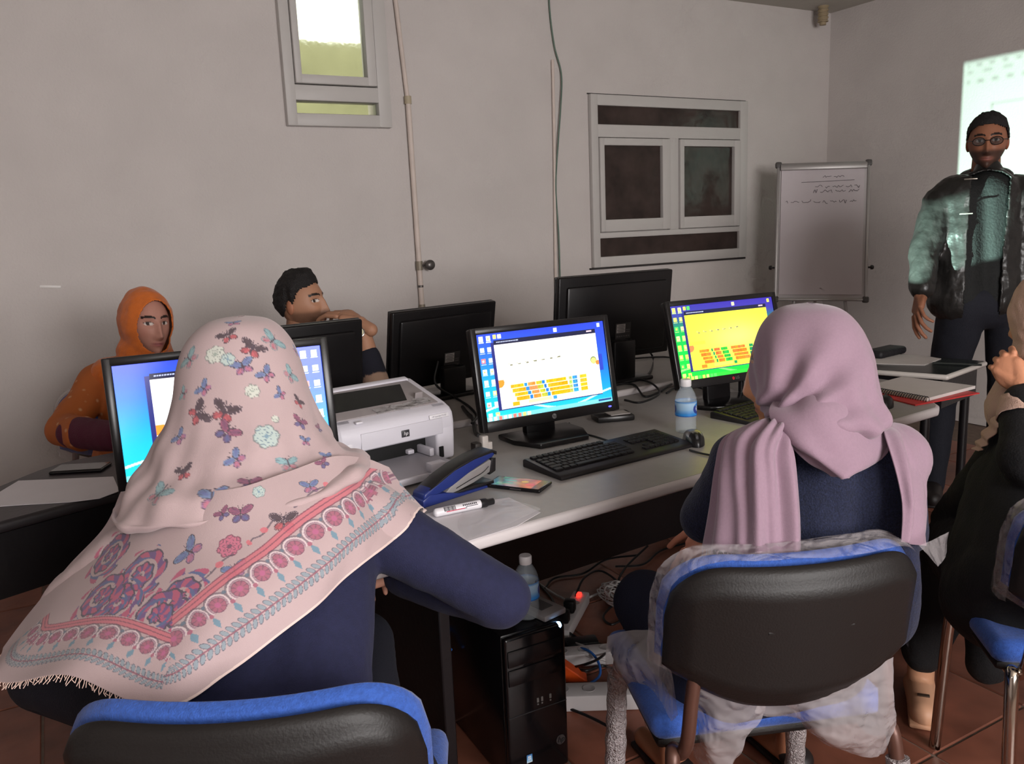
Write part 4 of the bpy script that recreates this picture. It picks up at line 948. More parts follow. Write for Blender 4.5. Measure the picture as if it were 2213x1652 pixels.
hanging('film_bag', [[P(1505, 1475, 1.42), P(1560, 1490, 1.42), P(1610, 1505, 1.42), P(1655, 1512, 1.42)], [P(1500, 1540, 1.50), P(1550, 1545, 1.46), P(1600, 1550, 1.46), P(1648, 1545, 1.48)], [P(1490, 1580, 1.55), P(1530, 1600, 1.50), P(1590, 1610, 1.50), P(1615, 1590, 1.5)], [P(1505, 1640, 1.6), P(1530, 1670, 1.55), P(1570, 1680, 1.52), P(1600, 1640, 1.52)]], 40, 40, .006, 21, CH2)
hanging('film_bag', [[P(1690, 1520, 1.42), P(1760, 1510, 1.42), P(1850, 1475, 1.42), P(1935, 1425, 1.42)], [P(1715, 1545, 1.46), P(1770, 1560, 1.44), P(1850, 1545, 1.44), P(1930, 1510, 1.46)], [P(1745, 1580, 1.50), P(1790, 1605, 1.46), P(1860, 1600, 1.46), P(1935, 1570, 1.5)], [P(1790, 1605, 1.52), P(1830, 1625, 1.50), P(1880, 1640, 1.50), P(1915, 1635, 1.52)]], 40, 48, .006, 31, CH2)
hanging('film_bag', [[P(1640, 1520, 1.50), P(1680, 1515, 1.50), P(1720, 1520, 1.5)], [P(1630, 1545, 1.52), P(1680, 1550, 1.52), P(1730, 1545, 1.52)], [P(1650, 1560, 1.55), P(1690, 1556, 1.55), P(1730, 1556, 1.55)]], 20, 24, .006, 41, CH2)
hanging('film_corner', [[P(1985, 1180, 1.36), P(2010, 1170, 1.38), P(2050, 1150, 1.42)], [P(2010, 1205, 1.36), P(2030, 1190, 1.39), P(2046, 1170, 1.42)], [P(2028, 1225, 1.36), P(2040, 1212, 1.39), P(2044, 1195, 1.42)]], 20, 20, .003, 51, CH2, film)
# ------------------------------------------------------------------ people
SKIN = M('skin', attr=True, rough=.5, spec=.35, bump=.05, bs=200)
def sst(x, a, b): t = np.clip((x-a)/(b-a), 0, 1); return t*t*(3-2*t)
def head_mesh(c, yaw, pitch=0, roll=0, s=1.0, skin=(196, 142, 112), lip=(160, 84, 78), brow=(34, 24, 22), beard=0, neck=True, nu=150, nv=110, gaze=0.0):
    th = np.linspace(.002, np.pi-.002, nv); ph = np.linspace(0, 2*np.pi, nu, endpoint=False)
    PH, TH = np.meshgrid(ph, th); x = (np.sin(TH)*np.cos(PH)).ravel(); y = (np.sin(TH)*np.sin(PH)).ravel(); z = np.cos(TH).ravel()
    rho = np.sqrt(np.clip(1-z*z, 0, 1)); yc = y/(rho+1e-6); t = np.clip(-z, 0, 1)
    X = .077*x*(1-.30*t**1.5); Yy = .098*y; Z = .118*z
    Yy = np.where(y < 0, Yy*(1-.40*t), Yy)+.050*t**2*np.clip(yc, 0, 1)*np.clip(rho*3, 0, 1)-.0
    fr = sst(y, .05, .35); aX = np.abs(X)
    d = .027*np.exp(-(X/.0105)**2)*np.interp(Z, [-.058, -.047, -.038, .005, .030], [0, .6, 1, .45, 0])
    d += .009*np.exp(-((aX-.012)/.008)**2-((Z+.041)/.010)**2)
    d += -.011*np.exp(-((aX-.031)/.017)**2-((Z-.010)/.013)**2)+.004*np.exp(-((aX-.030)/.022)**2-((Z-.031)/.008)**2)
    d += .004*np.exp(-((aX-.031)/.011)**2-((Z-.009)/.007)**2)
    d += .008*np.exp(-(X/.022)**2-((Z+.068)/.011)**2)-.004*np.exp(-(X/.024)**2-((Z+.067)/.0025)**2)
    d += .007*np.exp(-(X/.02)**2-((Z+.1)/.014)**2)+.004*np.exp(-((aX-.042)/.02)**2-((Z+.025)/.02)**2)
    Yy = Yy+d*fr
    v = np.stack([X, Yy, Z], -1); n = len(v)
    sk = lin(skin); col = np.tile(sk, (n, 1))
    blush = (.25*np.exp(-((aX-.045)/.02)**2-((Z+.025)/.02)**2)*fr)[:, None]; col = col*(1-blush)+col*np.array([1.05, .85, .82])*blush
    if beard:
        m = (sst(-Z, .022, .042)*sst(y, -.35, -.05)*beard); m = np.maximum(m, beard*np.exp(-(X/.03)**2-((Z+.054)/.005)**2)*fr); m = m*(1-np.exp(-(X/.021)**2-((Z+.068)/.007)**2)); col = col*(1-m[:, None])+lin((44, 34, 32))*m[:, None]
    m = (np.exp(-((X)/.022)**4-((Z+.068)/.008)**2)*fr)[:, None]; col = col*(1-m)+lin(lip)*m
    m = np.exp(-(X/.023)**4-((Z+.067)/.0022)**2)*fr; col *= (1-.5*m)[:, None]
    bz = .031+.005*np.sin((aX-.012)/.04*np.pi); m = ((aX > .010) & (aX < .054) & (np.abs(Z-bz) < .0042) & (fr > .5)); col[m] = lin(brow)
    ex = aX-.031; e = (ex/.0145)**2+((Z-.009)/.0058)**2
    col[(e < 1.5) & (fr > .5) & (Z > .009)] = lin((50, 36, 34)); col[(e < 1) & (fr > .5)] = lin((214, 202, 194))
    ir = ((X-np.sign(X)*.031-gaze)/.0058)**2+((Z-.009)/.0058)**2; col[(ir < 1) & (e < 1) & (fr > .5)] = lin((40, 26, 20))
    f = [tuple(q) for q in gridf(nv, nu, True)]
    f += [tuple(range(nu-1, -1, -1)), tuple((nv-1)*nu+k for k in range(nu))]
    g = G(); g.add((v, f)); cols = [col]
    for sx in (-1, 1):
        ev = ell((sx*.074, -.008, -.006), (.010, .019, .031), 16, 12, RZ(-sx*18)); g.add(ev); cols.append(np.tile(sk*np.array([1, .82, .78]), (len(ev[0]), 1)))
    if neck: nk = cap((0, -.012, -.07), (0, -.035, -.20), .056, .062); g.add(nk); cols.append(np.tile(sk*.9, (len(nk[0]), 1)))
    Mx = T(*c) @ RZ(yaw-90) @ RX(pitch) @ RY(roll) @ Matrix.Scale(s, 4)
    V, F_ = g.data(); return xf(V, Mx), F_, np.concatenate(cols), Mx
def hair_mesh(Mx, seed, front=.062, side=-.005, back=-.075, puff=.010):
    nu, nv = 110, 80; th = np.linspace(.002, np.pi-.002, nv); ph = np.linspace(0, 2*np.pi, nu, endpoint=False); PH, TH = np.meshgrid(ph, th)
    x = (np.sin(TH)*np.cos(PH)).ravel(); y = (np.sin(TH)*np.sin(PH)).ravel(); z = np.cos(TH).ravel(); t = np.clip(-z, 0, 1)
    v = np.stack([.077*x, np.where(y < 0, .098*y*(1-.4*t), .098*y), .118*z], -1); dirn = np.stack([x, y, z], -1)
    lim = np.interp(y, [-.6, -.3, -.08, .12, .3, .5, .8, 1], [back, back*.5, side, side-.022, side+.025, .06, front, front])+.004*wob(v, 140, seed+5)
    keep = v[:, 2] > lim; h = np.clip((v[:, 2]-lim)/.05, 0, 1)
    v = v+dirn*(.003+puff*h*(1+.5*y)+.004*wob(v, 160, seed)*h+.003*wob(v, 420, seed+1)*h)[:, None]
    f = [tuple(q) for q in gridf(nv, nu, True)]; f.append(tuple(range(nu-1, -1, -1)))
    v, f = cut(v, f, keep); return xf(v, Mx), f
def hand_parts(curl=(30, 30, 30, 30), thumb=25, spread=6, s=1.0, side=1, bend2=1.1):
    """palm and five fingers; wrist at the origin, fingers along +x, thumb on +y (side=1), palm faces -z"""
    parts = [ell((.045, 0, 0), (.05, .040, .016)), cap((.0, 0, 0), (.06, .022, 0), .024, .016), cap((.0, 0, 0), (.065, -.024, 0), .024, .014), cap((-.05, 0, 0), (.01, 0, 0), .024, .025)]
    L = [(.044, .026, .020), (.049, .030, .022), (.045, .028, .021), (.034, .021, .018)]; ys = (.030, .010, -.010, -.029); xs = (.086, .090, .086, .078); R = (.0088, .0090, .0086, .0075)
    for k in range(4):
        p = np.array([xs[k], ys[k], 0.0]); a = 0; yw = math.radians((1.5-k)*spread)
        for j, l in enumerate(L[k]):
            a += math.radians(curl[k]*(1 if j == 0 else bend2 if j == 1 else .7))
            q = p+l*np.array([math.cos(a)*math.cos(yw), math.cos(a)*math.sin(yw), -math.sin(a)])
            parts.append(cap(p, q, R[k]*(1.05-.08*j), R[k]*(.98-.1*j), 12)); p = q
    p = np.array([.018, .028, -.004]); a = math.radians(48)
    for l, r in ((.042, .0125), (.032, .0102), (.024, .0088)):
        q = p+l*np.array([math.cos(a), math.sin(a), -.25-.01*thumb*.4]); parts.append(cap(p, q, r, r*.88, 12)); p = q; a -= math.radians(thumb)
    out = []
    for v, f in parts: v = v*s; v[:, 1] *= side; out.append((v, f))
    return out
def frame(o, xdir, zdir):
    x = np.array(xdir, float); x /= np.linalg.norm(x); z = np.array(zdir, float); z -= x*(x@z); z /= np.linalg.norm(z); y = np.cross(z, x)
    return Matrix(((x[0], y[0], z[0], o[0]), (x[1], y[1], z[1], o[1]), (x[2], y[2], z[2], o[2]), (0, 0, 0, 1)))
def hand(Mx, skin, voxel=.0026, **k):
    v, f, n = blob(hand_parts(**k), voxel, 3); return xf(v, Mx), f, np.tile(lin(skin), (len(v), 1))
def body_mesh(t, pieces):
    """the body as one mesh: figure, head and hands"""
    g = G(); cols = []
    for v, f, c in pieces: g.add((v, f)); cols.append(c)
    v, f = g.data(); return mk('body', v, f, SKIN, t, local=False, smooth='all', col=np.concatenate(cols), fixn=False)
def figure(parts, skin, voxel=.012): v, f, n = blob(parts, voxel, 3); return v, f, np.tile(lin(skin), (len(v), 1))
def shrink(parts_args, k): return [cap(a, b, r0-k, r1-k) for a, b, r0, r1 in parts_args]
def garment(name, caps_, mat, t, voxel=.007, it=8, folds=(), extra=(), keep=None, solid=0, col=None):
    v, f, n = blob([cap(*c) for c in caps_]+list(extra), voxel, it)
    for amp, sc, seed in folds: v = v+n*(amp*wob(v, sc, seed))[:, None]
    if keep is not None: v, f = cut(v, f, keep(v))
    return mk(name, v, f, mat, t, local=False, smooth='all', fixn=False, solid=solid, col=None if col is None else col(v))
def loft_sil(levels, nrows=90, n=96, pw=2.0, capped=True):
    """rings around a form from its outline: left point, right point, depth, depth radius"""
    fh = np.array([FW[0], FW[1], 0]); fh /= np.linalg.norm(fh); L = []; R = []; D_ = []
    for xl, yl, xr, yr, d, rd in levels: L.append(P(xl, yl, d)); R.append(P(xr, yr, d)); D_.append([rd])
    L, R, D_ = spline(L, nrows), spline(R, nrows), spline(D_, nrows)
    a = np.linspace(0, 2*np.pi, n, endpoint=False); ca = np.sign(np.cos(a))*np.abs(np.cos(a))**(2/pw); sa = np.sign(np.sin(a))*np.abs(np.sin(a))**(2/pw)
    v = (L+R)[:, None]/2+(R-L)[:, None]/2*ca[None, :, None]+fh*(D_[:, None]*sa[None, :, None])
    f = [tuple(q) for q in gridf(nrows, n, True)]
    if capped: f.append(tuple(range(n)))
    return v, f, a
from mathutils.bvhtree import BVHTree
def push_out(p, tree, gap):
    out = p.copy()
    for i in range(len(p)):
        r = tree.find_nearest(p[i], .12)
        if r[0] is None: continue
        d = (p[i]-np.array(r[0]))@np.array(r[1])
        if d < gap: out[i] = np.array(r[0])+np.array(r[1])*gap
    return out
def tree_of(o):
    m = np.array(MW[o]); vs = [Vector(xf([v.co], m)[0]) for v in o.data.vertices]
    return BVHTree.FromPolygons(vs, [tuple(p.vertices) for p in o.data.polygons])
navy = M('navy_knit', (32, 34, 64), .9, var=.10, vs=90, bump=.35, bs=520, bdist=.003, sheen=.03)
navy2 = M('navy_rib_knit', (27, 32, 56), .9, var=.45, vs=300, bump=.5, bs=330, bdist=.004, sheen=.1)
dark_cloth = M('dark_trousers', (20, 21, 34), .9, bump=.2, bs=300)

# ---- woman in the butterfly scarf
tA = thing('person', 'seated person in pink butterfly print headscarf and navy sweater, seen from behind', 'person', (.25, 1.30, 0))
armsA = [(P(790, 1125, 1.43), P(1082, 1292, 1.46), .064, .055), (P(1082, 1295, 1.46), P(872, 1250, 1.64), .055, .040), (P(340, 1165, 1.40), P(118, 1362, 1.42), .060, .052), (P(118, 1362, 1.42), P(300, 1260, 1.72), .052, .04)]
torsoA = [(P(655, 1540, 1.24), P(690, 1155, 1.42), .105, .098), (P(410, 1540, 1.22), P(440, 1170, 1.40), .105, .10), (P(535, 1560, 1.23), P(560, 1150, 1.42), .118, .11), (P(790, 1125, 1.43), P(340, 1165, 1.40), .065, .062)]
legsA = [((.34, 1.17, .47), (.50, 1.62, .50), .085, .062), ((.50, 1.62, .50), (.50, 1.72, .06), .06, .045), ((.10, 1.42, .55), (-.125, 1.80, .525), .060, .055), ((-.125, 1.80, .51), (.16, 2.10, .07), .05, .04), ((.14, 1.22, .49), (.36, 1.14, .49), .10, .10), ((.18, 1.25, .50), (.10, 1.42, .55), .08, .062)]
HA = P(520, 815, 1.46)
hv, hf, hc, hM = head_mesh(HA-np.array([0, 0, .035]), 70, -12, s=.92, nu=60, nv=44)
hand_A = hand(frame(P(868, 1248, 1.645), P(815, 1232, 1.70)-P(868, 1248, 1.645), UP), (205, 150, 128), curl=(35, 38, 40, 42), side=1, s=.92)
body_mesh(tA, [figure(shrink(armsA+torsoA+legsA, .012), (190, 140, 116)), (hv, hf, hc), hand_A])
swA = garment('sweater', armsA+torsoA, navy, tA, .008, 10, ((.004, 22, 3), (.002, 70, 4)))
garment('trousers', legsA, dark_cloth, tA, .009, 8, ((.003, 30, 5),))
# the printed scarf -------------------------------------------------
pink = lin((190, 168, 168)); rngp = np.random.default_rng(4)
def motif(p, col, c, ax, ay, size, kind, seed):
    d = p-c; q = d@ax/size; r = d@ay/size; near = (np.abs(q) < 1.3) & (np.abs(r) < 1.3) & (np.linalg.norm(d, axis=1) < size*1.7)
    if not near.any(): return
    i = np.where(near)[0]; x = q[i]; y = r[i]; a = np.abs(x); rr = np.random.default_rng(seed)
    pal = {'dark': [(46, 38, 48), (204, 92, 100), (88, 72, 84)], 'blue': [(96, 112, 166), (196, 112, 132), (120, 158, 186)], 'teal': [(146, 188, 190), (196, 110, 126), (110, 150, 168)], 'plum': [(120, 72, 106), (86, 98, 148), (176, 92, 120)]}
    ink = lin((50, 44, 62))
    if kind in pal:
        A, B, Cc = [lin(k) for k in pal[kind]]
        def el(cx, cy, rx, ry, an): cs, sn = math.cos(an), math.sin(an); u = (a-cx)*cs+(y-cy)*sn; w_ = -(a-cx)*sn+(y-cy)*cs; return (u/rx)**2+(w_/ry)**2
        e1 = el(.52, .36, .62, .34, .55); e2 = el(.36, -.38, .40, .32, -.6)
        for e, k1, k2 in ((e2, B, A), (e1, A, Cc)):
            m = e < 1; wv = .5+.5*np.sin(np.arctan2(y, a)*9+rr.uniform(0, 6)); base = np.where((e < .45)[:, None], k1*(1-.35*wv[:, None])+k2*.35*wv[:, None], k2*.55+k1*.45)
            col[i[m]] = base[m]; o = (e < 1) & (e > .80); col[i[o]] = ink if kind != 'teal' else ink*.5+A*.5
            s_ = (e < .8) & (np.sin(np.arctan2(y-.05, a)*14+seed) > .86) & (e > .15); col[i[s_]] = col[i[s_]]*.45+ink*.55
            if kind == 'dark': s_ = (e < .9) & (e > .5) & (np.sin(a*34)*np.sin(y*31) > .45); col[i[s_]] = lin((196, 176, 178))
        b = (a < .055) & (y > -.35) & (y < .45); col[i[b]] = ink
        an_ = (np.abs(a-.10-.35*(y-.45)) < .022) & (y > .45) & (y < .8); col[i[an_]] = ink
    else:
        th = np.arctan2(y, x); R = np.hypot(x, y); n = 6 if kind == 'rose' else 7
        edge = .80+.16*np.abs(np.cos(th*n/2)); A, B = (lin((190, 210, 204)), lin((122, 160, 178))) if kind == 'rose' else (lin((206, 112, 138)), lin((112, 72, 96)))
        if kind == 'white': A, B = lin((214, 220, 208)), lin((160, 176, 164))
        m = R < edge; col[i[m]] = A; m2 = (R < edge) & (np.abs(np.sin(R*8+np.cos(th*n)*1.1)) < .25); col[i[m2]] = B*.7+ink*.3
        m3 = (R < edge) & (R > edge-.09); col[i[m3]] = ink*.65+A*.35; m4 = R < .18; col[i[m4]] = B
PXM = [  # motif print: photo position, size (m), turn, kind
 (505, 697, .020, 20, 'blue'), (495, 725, .026, 35, 'dark'), (548, 752, .032, -30, 'dark'), (590, 735, .034, -55, 'teal'), (527, 790, .028, 20, 'blue'), (578, 808, .024, 40, 'blue'), (463, 765, .028, 0, 'white'), (495, 775, .020, 20, 'rose'),
 (408, 775, .030, 65, 'teal'), (437, 838, .022, 60, 'blue'), (547, 842, .020, 0, 'white'), (428, 892, .032, -55, 'dark'), (486, 888, .034, -20, 'dark'), (490, 932, .030, -35, 'plum'), (578, 942, .034, 10, 'rose'), (598, 905, .011, 0, 'white'), (652, 912, .022, -30, 'plum'), (608, 850, .018, 60, 'blue'),
 (386, 945, .022, 60, 'blue'), (512, 992, .025, 60, 'blue'), (625, 998, .026, 5, 'teal'), (660, 952, .016, -10, 'blue'), (630, 810, .026, -60, 'teal'), (648, 868, .020, -40, 'dark'), (690, 925, .016, 10, 'plum'), (658, 1020, .018, -20, 'plum'), (395, 1020, .024, 20, 'dark'), (340, 1065, .036, -20, 'teal'), (460, 1068, .034, 10, 'blue'), (540, 1040, .026, 10, 'plum'), (580, 1050, .020, 0, 'pinkf'), (395, 850, .018, 80, 'teal'), (640, 760, .018, -70, 'blue'), (705, 985, .016, -20, 'blue')]
PXL = [(408, 1190, .034, 75, 'blue'), (495, 1178, .030, 0, 'pinkf'), (615, 1125, .030, 5, 'dark'), (480, 1108, .018, 40, 'plum'), (520, 1108, .026, 10, 'plum'), (672, 1050, .022, 5, 'blue'), (505, 1230, .026, 30, 'blue'), (310, 1125, .024, 70, 'plum'), (278, 1145, .026, 10, 'plum'), (625, 1140, .012, 0, 'pinkf'), (285, 1070, .022, 50, 'blue'), (700, 1000, .018, 30, 'plum'), (560, 1060, .016, 20, 'rose')]
def nearest(p, px, py):
    q = p-CC; dd = q@FW; x = 1106.5+F_PX*(q@RT)/dd; y = 826-F_PX*(q@UP)/dd
    e = (x-px)**2+(y-py)**2; k = np.argsort(e)[:24]; return k[np.argmin(dd[k])]
def print_motifs(p, nrm, col, lst):
    for s_, (px, py, size, rot, kind) in enumerate(lst):
        size *= .68
        k = nearest(p, px, py); n = nrm[k]
        if n@(p[k]-CC) > 0: n = -n
        ax = np.cross(UP, n); ax /= np.linalg.norm(ax); ay = np.cross(n, ax); r = math.radians(rot)
        motif(p, col, p[k], ax*math.cos(r)+ay*math.sin(r), -ax*math.sin(r)+ay*math.cos(r), size, kind, s_)
scm = M('printed_cotton', attr=True, rough=.85, bump=.25, bs=700, bdist=.002, sheen=.2, spec=.2)
def mottled(p): return pink*1.05*(1+.05*wob(p, 30, 8)[:, None])*np.array([1, .985+.0, .99])
# lower layer over the shoulders
top = [(258, 1062, 1.52), (285, 1058, 1.45), (345, 1060, 1.36), (430, 1065, 1.29), (520, 1055, 1.27), (620, 1020, 1.30), (720, 985, 1.36), (790, 990, 1.44), (838, 1012, 1.50)]
hem = [(8, 1402, 1.30), (0, 1476, 1.20), (150, 1462, 1.12), (344, 1532, 1.075), (500, 1452, 1.115), (660, 1330, 1.20), (760, 1238, 1.28), (828, 1186, 1.345), (922, 1104, 1.50)]
mid1 = [(225, 1140, 1.47), (225, 1165, 1.38), (300, 1170, 1.29), (400, 1190, 1.235), (520, 1160, 1.235), (640, 1100, 1.27), (740, 1050, 1.335), (808, 1040, 1.42), (862, 1040, 1.50)]
mid2 = [(150, 1225, 1.42), (165, 1265, 1.32), (255, 1280, 1.22), (380, 1310, 1.165), (520, 1260, 1.18), (650, 1185, 1.235), (755, 1115, 1.31), (822, 1090, 1.395), (890, 1070, 1.50)]
mid3 = [(75, 1318, 1.37), (85, 1370, 1.26), (205, 1375, 1.165), (362, 1425, 1.11), (515, 1355, 1.14), (655, 1260, 1.21), (758, 1178, 1.29), (828, 1140, 1.37), (908, 1090, 1.50)]
NR, NC = 320, 580
ctrl = [[P(*q) for q in row] for row in (top, mid1, mid2, mid3, hem)]
low = upsample(ctrl, NR, NC); nl = gnormals(low)
uu_, vv_ = np.meshgrid(np.linspace(0, 1, NC), np.linspace(0, 1, NR))
fold = .004*np.sin(uu_*22+3*vv_)*vv_*(1-vv_*.3)+.004*np.sin(uu_*9-4*vv_+1)+.002*np.sin(uu_*47+6*vv_)*sst(vv_, .5, 1)
p_ = (low+nl*fold[..., None]).reshape(-1, 3); nrm = nl.reshape(-1, 3)
p_ = push_out(p_, tree_of(swA), .007)
low = p_.reshape(NR, NC, 3)
col = mottled(p_); print_motifs(p_, nrm, col, PXL)
# border print: distance from the hem edge and run along it
hempts = low[-1]; arc = np.concatenate([[0], np.cumsum(np.linalg.norm(np.diff(hempts, axis=0), axis=1))])
htan = np.gradient(hempts, axis=0); hst = np.linalg.norm(htan, axis=1)*1.2; htan = htan/np.linalg.norm(htan, axis=1)[:, None]
ic = int(3/8*(NC-1)); dist = np.empty(len(p_)); run = np.empty(len(p_)); sub = np.arange(0, NC, 2)
for s0 in range(0, len(p_), 6000):
    dd = np.linalg.norm(p_[s0:s0+6000, None]-hempts[None, sub], axis=2); k = dd.argmin(1); kk = sub[k]; q_ = p_[s0:s0+6000]-hempts[kk]; o_ = np.clip((q_*htan[kk]).sum(1), -hst[kk], hst[kk]); dist[s0:s0+6000] = np.sqrt(np.maximum(dd[np.arange(len(k)), k]**2-o_**2, 0)); run[s0:s0+6000] = arc[kk]+o_
left = run < arc[ic]; run0 = run
dn = np.where(left, dist*1.45, dist*1.16)     # the border runs nearer the fringe on the short side
inkc = lin((70, 66, 86)); red = lin((214, 104, 118)); plumc = lin((168, 84, 112)); tealc = lin((98, 146, 166)); leaf = lin((132, 156, 166)); white = lin((232, 214, 216))
def band(m, c, k=1.0): col[m] = col[m]*(1-k)+np.asarray(c)*k
ok = (vv_.ravel() > .10) & (run > .03)
band(ok & (dn > .121) & (dn < .140), red, .85)
for z0 in (.122, .131, .139): band(ok & (np.abs(dn-z0) < .0011), lin((120, 64, 86)), .8)
run = run*1.25; per = .044; cx_ = (np.mod(run, per)-per/2); R = np.hypot(cx_, dn-.1)
band(ok & (R < .024) & (R > .0205) & (dn > .094), inkc, .65); band(ok & (R < .0205) & (R > .0175) & (dn > .09), white, .8); band(ok & (R < .0175) & (R > .0155) & (dn > .09), lin((150, 110, 136)), .8)
band(ok & (R < .0145), plumc, .9); tt = np.arctan2(dn-.1, cx_); band(ok & (R < .0145) & (R > .006) & (np.cos(tt*8) > .72), inkc, .5); band(ok & (R < .005), lin((190, 96, 140)), .9); band(ok & (R < .0145) & (R > .0130), inkc, .5)
xx = np.mod(run+per/2, per)-per/2
band(ok & (np.abs(xx) < .0062*(1-np.abs(dn-.077)/.012)) & (np.abs(dn-.077) < .012), tealc, .95); band(ok & (np.hypot(xx, dn-.112) < .0035), inkc*.5+tealc*.5, .9)
band(ok & (np.hypot(xx, dn-.090) < .004), plumc, .9)
lp = .0125; lx = np.mod(run+.55*np.abs(dn-.048), lp)-lp/2; ld = np.abs(dn-.048)
lf = (lx/.0052)**2+((ld-.0075)/.0072)**2; band(ok & (lf < 1), leaf, .9); band(ok & (lf < 1) & (lf > .66), inkc, .75); band(ok & (np.abs(dn-.048) < .0013), lin((140, 80, 100)), .9)
band(ok & ~left & (np.abs(dn-.158-.003*np.sin(run*90)) < .0016) & (np.sin(run*52) > -.75), inkc, .8); band(ok & ~left & (np.hypot(np.mod(run, .062)-.031, dn-.159) < .0062), lin((220, 110, 122)), .9)
band((np.abs(dist) < .0035) & ~left, lin((246, 222, 212)), .8)
# scrolling ornament in the corner
for c0, ss in (((300, 1240), 1), ((390, 1290), -1), ((235, 1200), 1), ((250, 1300), -1), ((340, 1330), 1), ((215, 1290), 1)):
    k = nearest(p_, *c0); d = p_-p_[k]; n = nrm[k]; ax = np.cross(UP, n); ax /= np.linalg.norm(ax); ay = np.cross(n, ax); x, y = d@ax, d@ay; R = np.hypot(x, y); th = np.arctan2(y, x)*ss
    m = (np.linalg.norm(d, axis=1) < .052) & (dn > .142)
    sp_ = np.mod(R-th/(2*np.pi)*.022, .022)/.022
    lump = .5+.5*np.sin(th*7+R*180)
    cc = np.where((lump > .5)[:, None], lin((196, 88, 122)), lin((112, 82, 140)))
    cc = np.where((np.sin(R*240+th) > .8)[:, None], lin((86, 108, 156)), cc)
    mm = m & (sp_ < .58+.15*lump) & (R < .040+.012*lump); col[mm] = cc[mm]*.92; me_ = m & (np.abs(sp_-.60-.15*lump) < .07) & (R < .042+.012*lump); col[me_] = inkc
col = mottled(p_)*.14+col*.80
scB = mk('scarf', p_, gridf(NR, NC), scm, tA, local=False, smooth='all', col=np.clip(col, 0, 1), fixn=False, solid=.0016)
# fringe on the short edge
g = G(); rf = random.Random(2)
for i in range(4, ic, 2):
    b = hempts[i]; t_ = hempts[min(i+1, NC-1)]-b; o_ = (hempts[i]-low[-8][i]); o_ /= np.linalg.norm(o_); L = rf.uniform(.003, .010)
    g.add(tube([b, b+o_*L*.5+np.array([rf.uniform(-.002, .002), rf.uniform(-.002, .002), -.001]), b+o_*L+np.array([rf.uniform(-.004, .004), 0, -.004])], .0006, 4))
o = mkg('fringe', g, M('fringe_cotton', (236, 204, 190), .9), scB, local=False); o['kind'] = 'stuff'
# hood over the head
lev = [(518, 684, 524, 684, 1.47, .012), (455, 696, 582, 696, 1.47, .062), (412, 735, 622, 735, 1.47, .094), (393, 790, 645, 788, 1.465, .112), (387, 850, 663, 848, 1.455, .122), (372, 905, 684, 900, 1.445, .128), (346, 955, 706, 945, 1.435, .134), (318, 1005, 730, 975, 1.43, .146), (286, 1052, 770, 992, 1.43, .166), (264, 1086, 802, 1004, 1.43, .186), (268, 1092, 800, 1012, 1.43, .170)]
NR2, NC2 = 230, 400
v, f, a = loft_sil(lev, NR2, NC2, 2.1); nn = -gnormals(v)
rows = np.linspace(0, 1, NR2)[:, None]; A2 = a[None, :]
fold = sst(rows, .25, .9)*(.0045*np.sin(A2*4+rows*11)+.003*np.sin(A2*9-rows*17+1)+.0015*np.sin(A2*19+rows*9))+.005*sst(rows, .45, .8)*np.sin(rows*30+3.0*np.sin(A2*1.0+.5))
p2 = (v+nn*fold[..., None]).reshape(-1, 3); n2 = nn.reshape(-1, 3); col = mottled(p2); print_motifs(p2, n2, col, PXM); col = mottled(p2)*.14+col*.80
mk('headscarf', p2, f, scm, tA, local=False, smooth='all', col=np.clip(col, 0, 1), fixn=False, solid=.0016)

# ---- woman in the lilac scarf
tB = thing('person', 'seated person in plain lilac headscarf and navy knit top, seen from behind', 'person', (1.15, 1.15, 0))
kneeB = ZP(1395, 1300, .53)
armsB = [(P(1600, 1005, 1.57), P(1526, 1118, 1.66), .060, .053), (P(1526, 1120, 1.66), P(1556, 1122, 1.82), .053, .034), (P(1925, 1005, 1.57), P(1950, 1150, 1.66), .060, .052), (P(1950, 1150, 1.66), P(1930, 1120, 1.88), .05, .036)]
torsoB = [(P(1650, 1320, 1.58), P(1648, 1030, 1.585), .10, .09), (P(1868, 1300, 1.57), P(1875, 1015, 1.56), .10, .09), (P(1765, 1320, 1.57), P(1765, 1010, 1.575), .108, .098), (P(1600, 1000, 1.575), P(1925, 990, 1.56), .062, .062), (P(1740, 930, 1.58), P(1760, 1000, 1.58), .06, .09)]
legsB = [((1.03, 1.10, .49), kneeB, .095, .075), (kneeB, (1.20, 1.43, .14), .068, .042), ((1.22, 1.03, .49), (1.50, 1.44, .53), .092, .07), ((1.50, 1.44, .53), (1.475, 1.31, .14), .06, .042), ((1.03, 1.10, .50), (1.22, 1.03, .50), .10, .10)]
hv, hf, hc, hM = head_mesh(P(1736, 800, 1.575), 116, -8, skin=(214, 150, 108), nu=80, nv=60)
wr = P(1536, 1138, 1.79)
hB = hand(frame(wr, P(1488, 1222, 1.78)-wr, P(1470, 1120, 1.70)-wr), (206, 138, 112), curl=(14, 34, 46, 50), thumb=10, spread=8, side=-1, s=.88)
feet = []
for c0 in ((1.20, 1.43), (1.475, 1.31)): feet += [cap((c0[0], c0[1], .12), (c0[0], c0[1], .05), .034, .034), cap((c0[0], c0[1], .045), (c0[0]+.02, c0[1]+.14, .03), .034, .028)]
fv, ff, fn = blob(feet, .006, 4)
body_mesh(tB, [figure(shrink(armsB+torsoB+legsB, .012), (200, 140, 110)), (hv, hf, hc), hB, (fv, ff, np.tile(lin((176, 118, 88)), (len(fv), 1)))])
swB = garment('knit_top', armsB+torsoB, navy2, tB, .007, 10, ((.004, 24, 7), (.002, 60, 8)))
garment('trousers', legsB, M('navy_trousers', (20, 24, 46), .9, bump=.2, bs=300), tB, .008, 8, ((.004, 26, 9),))
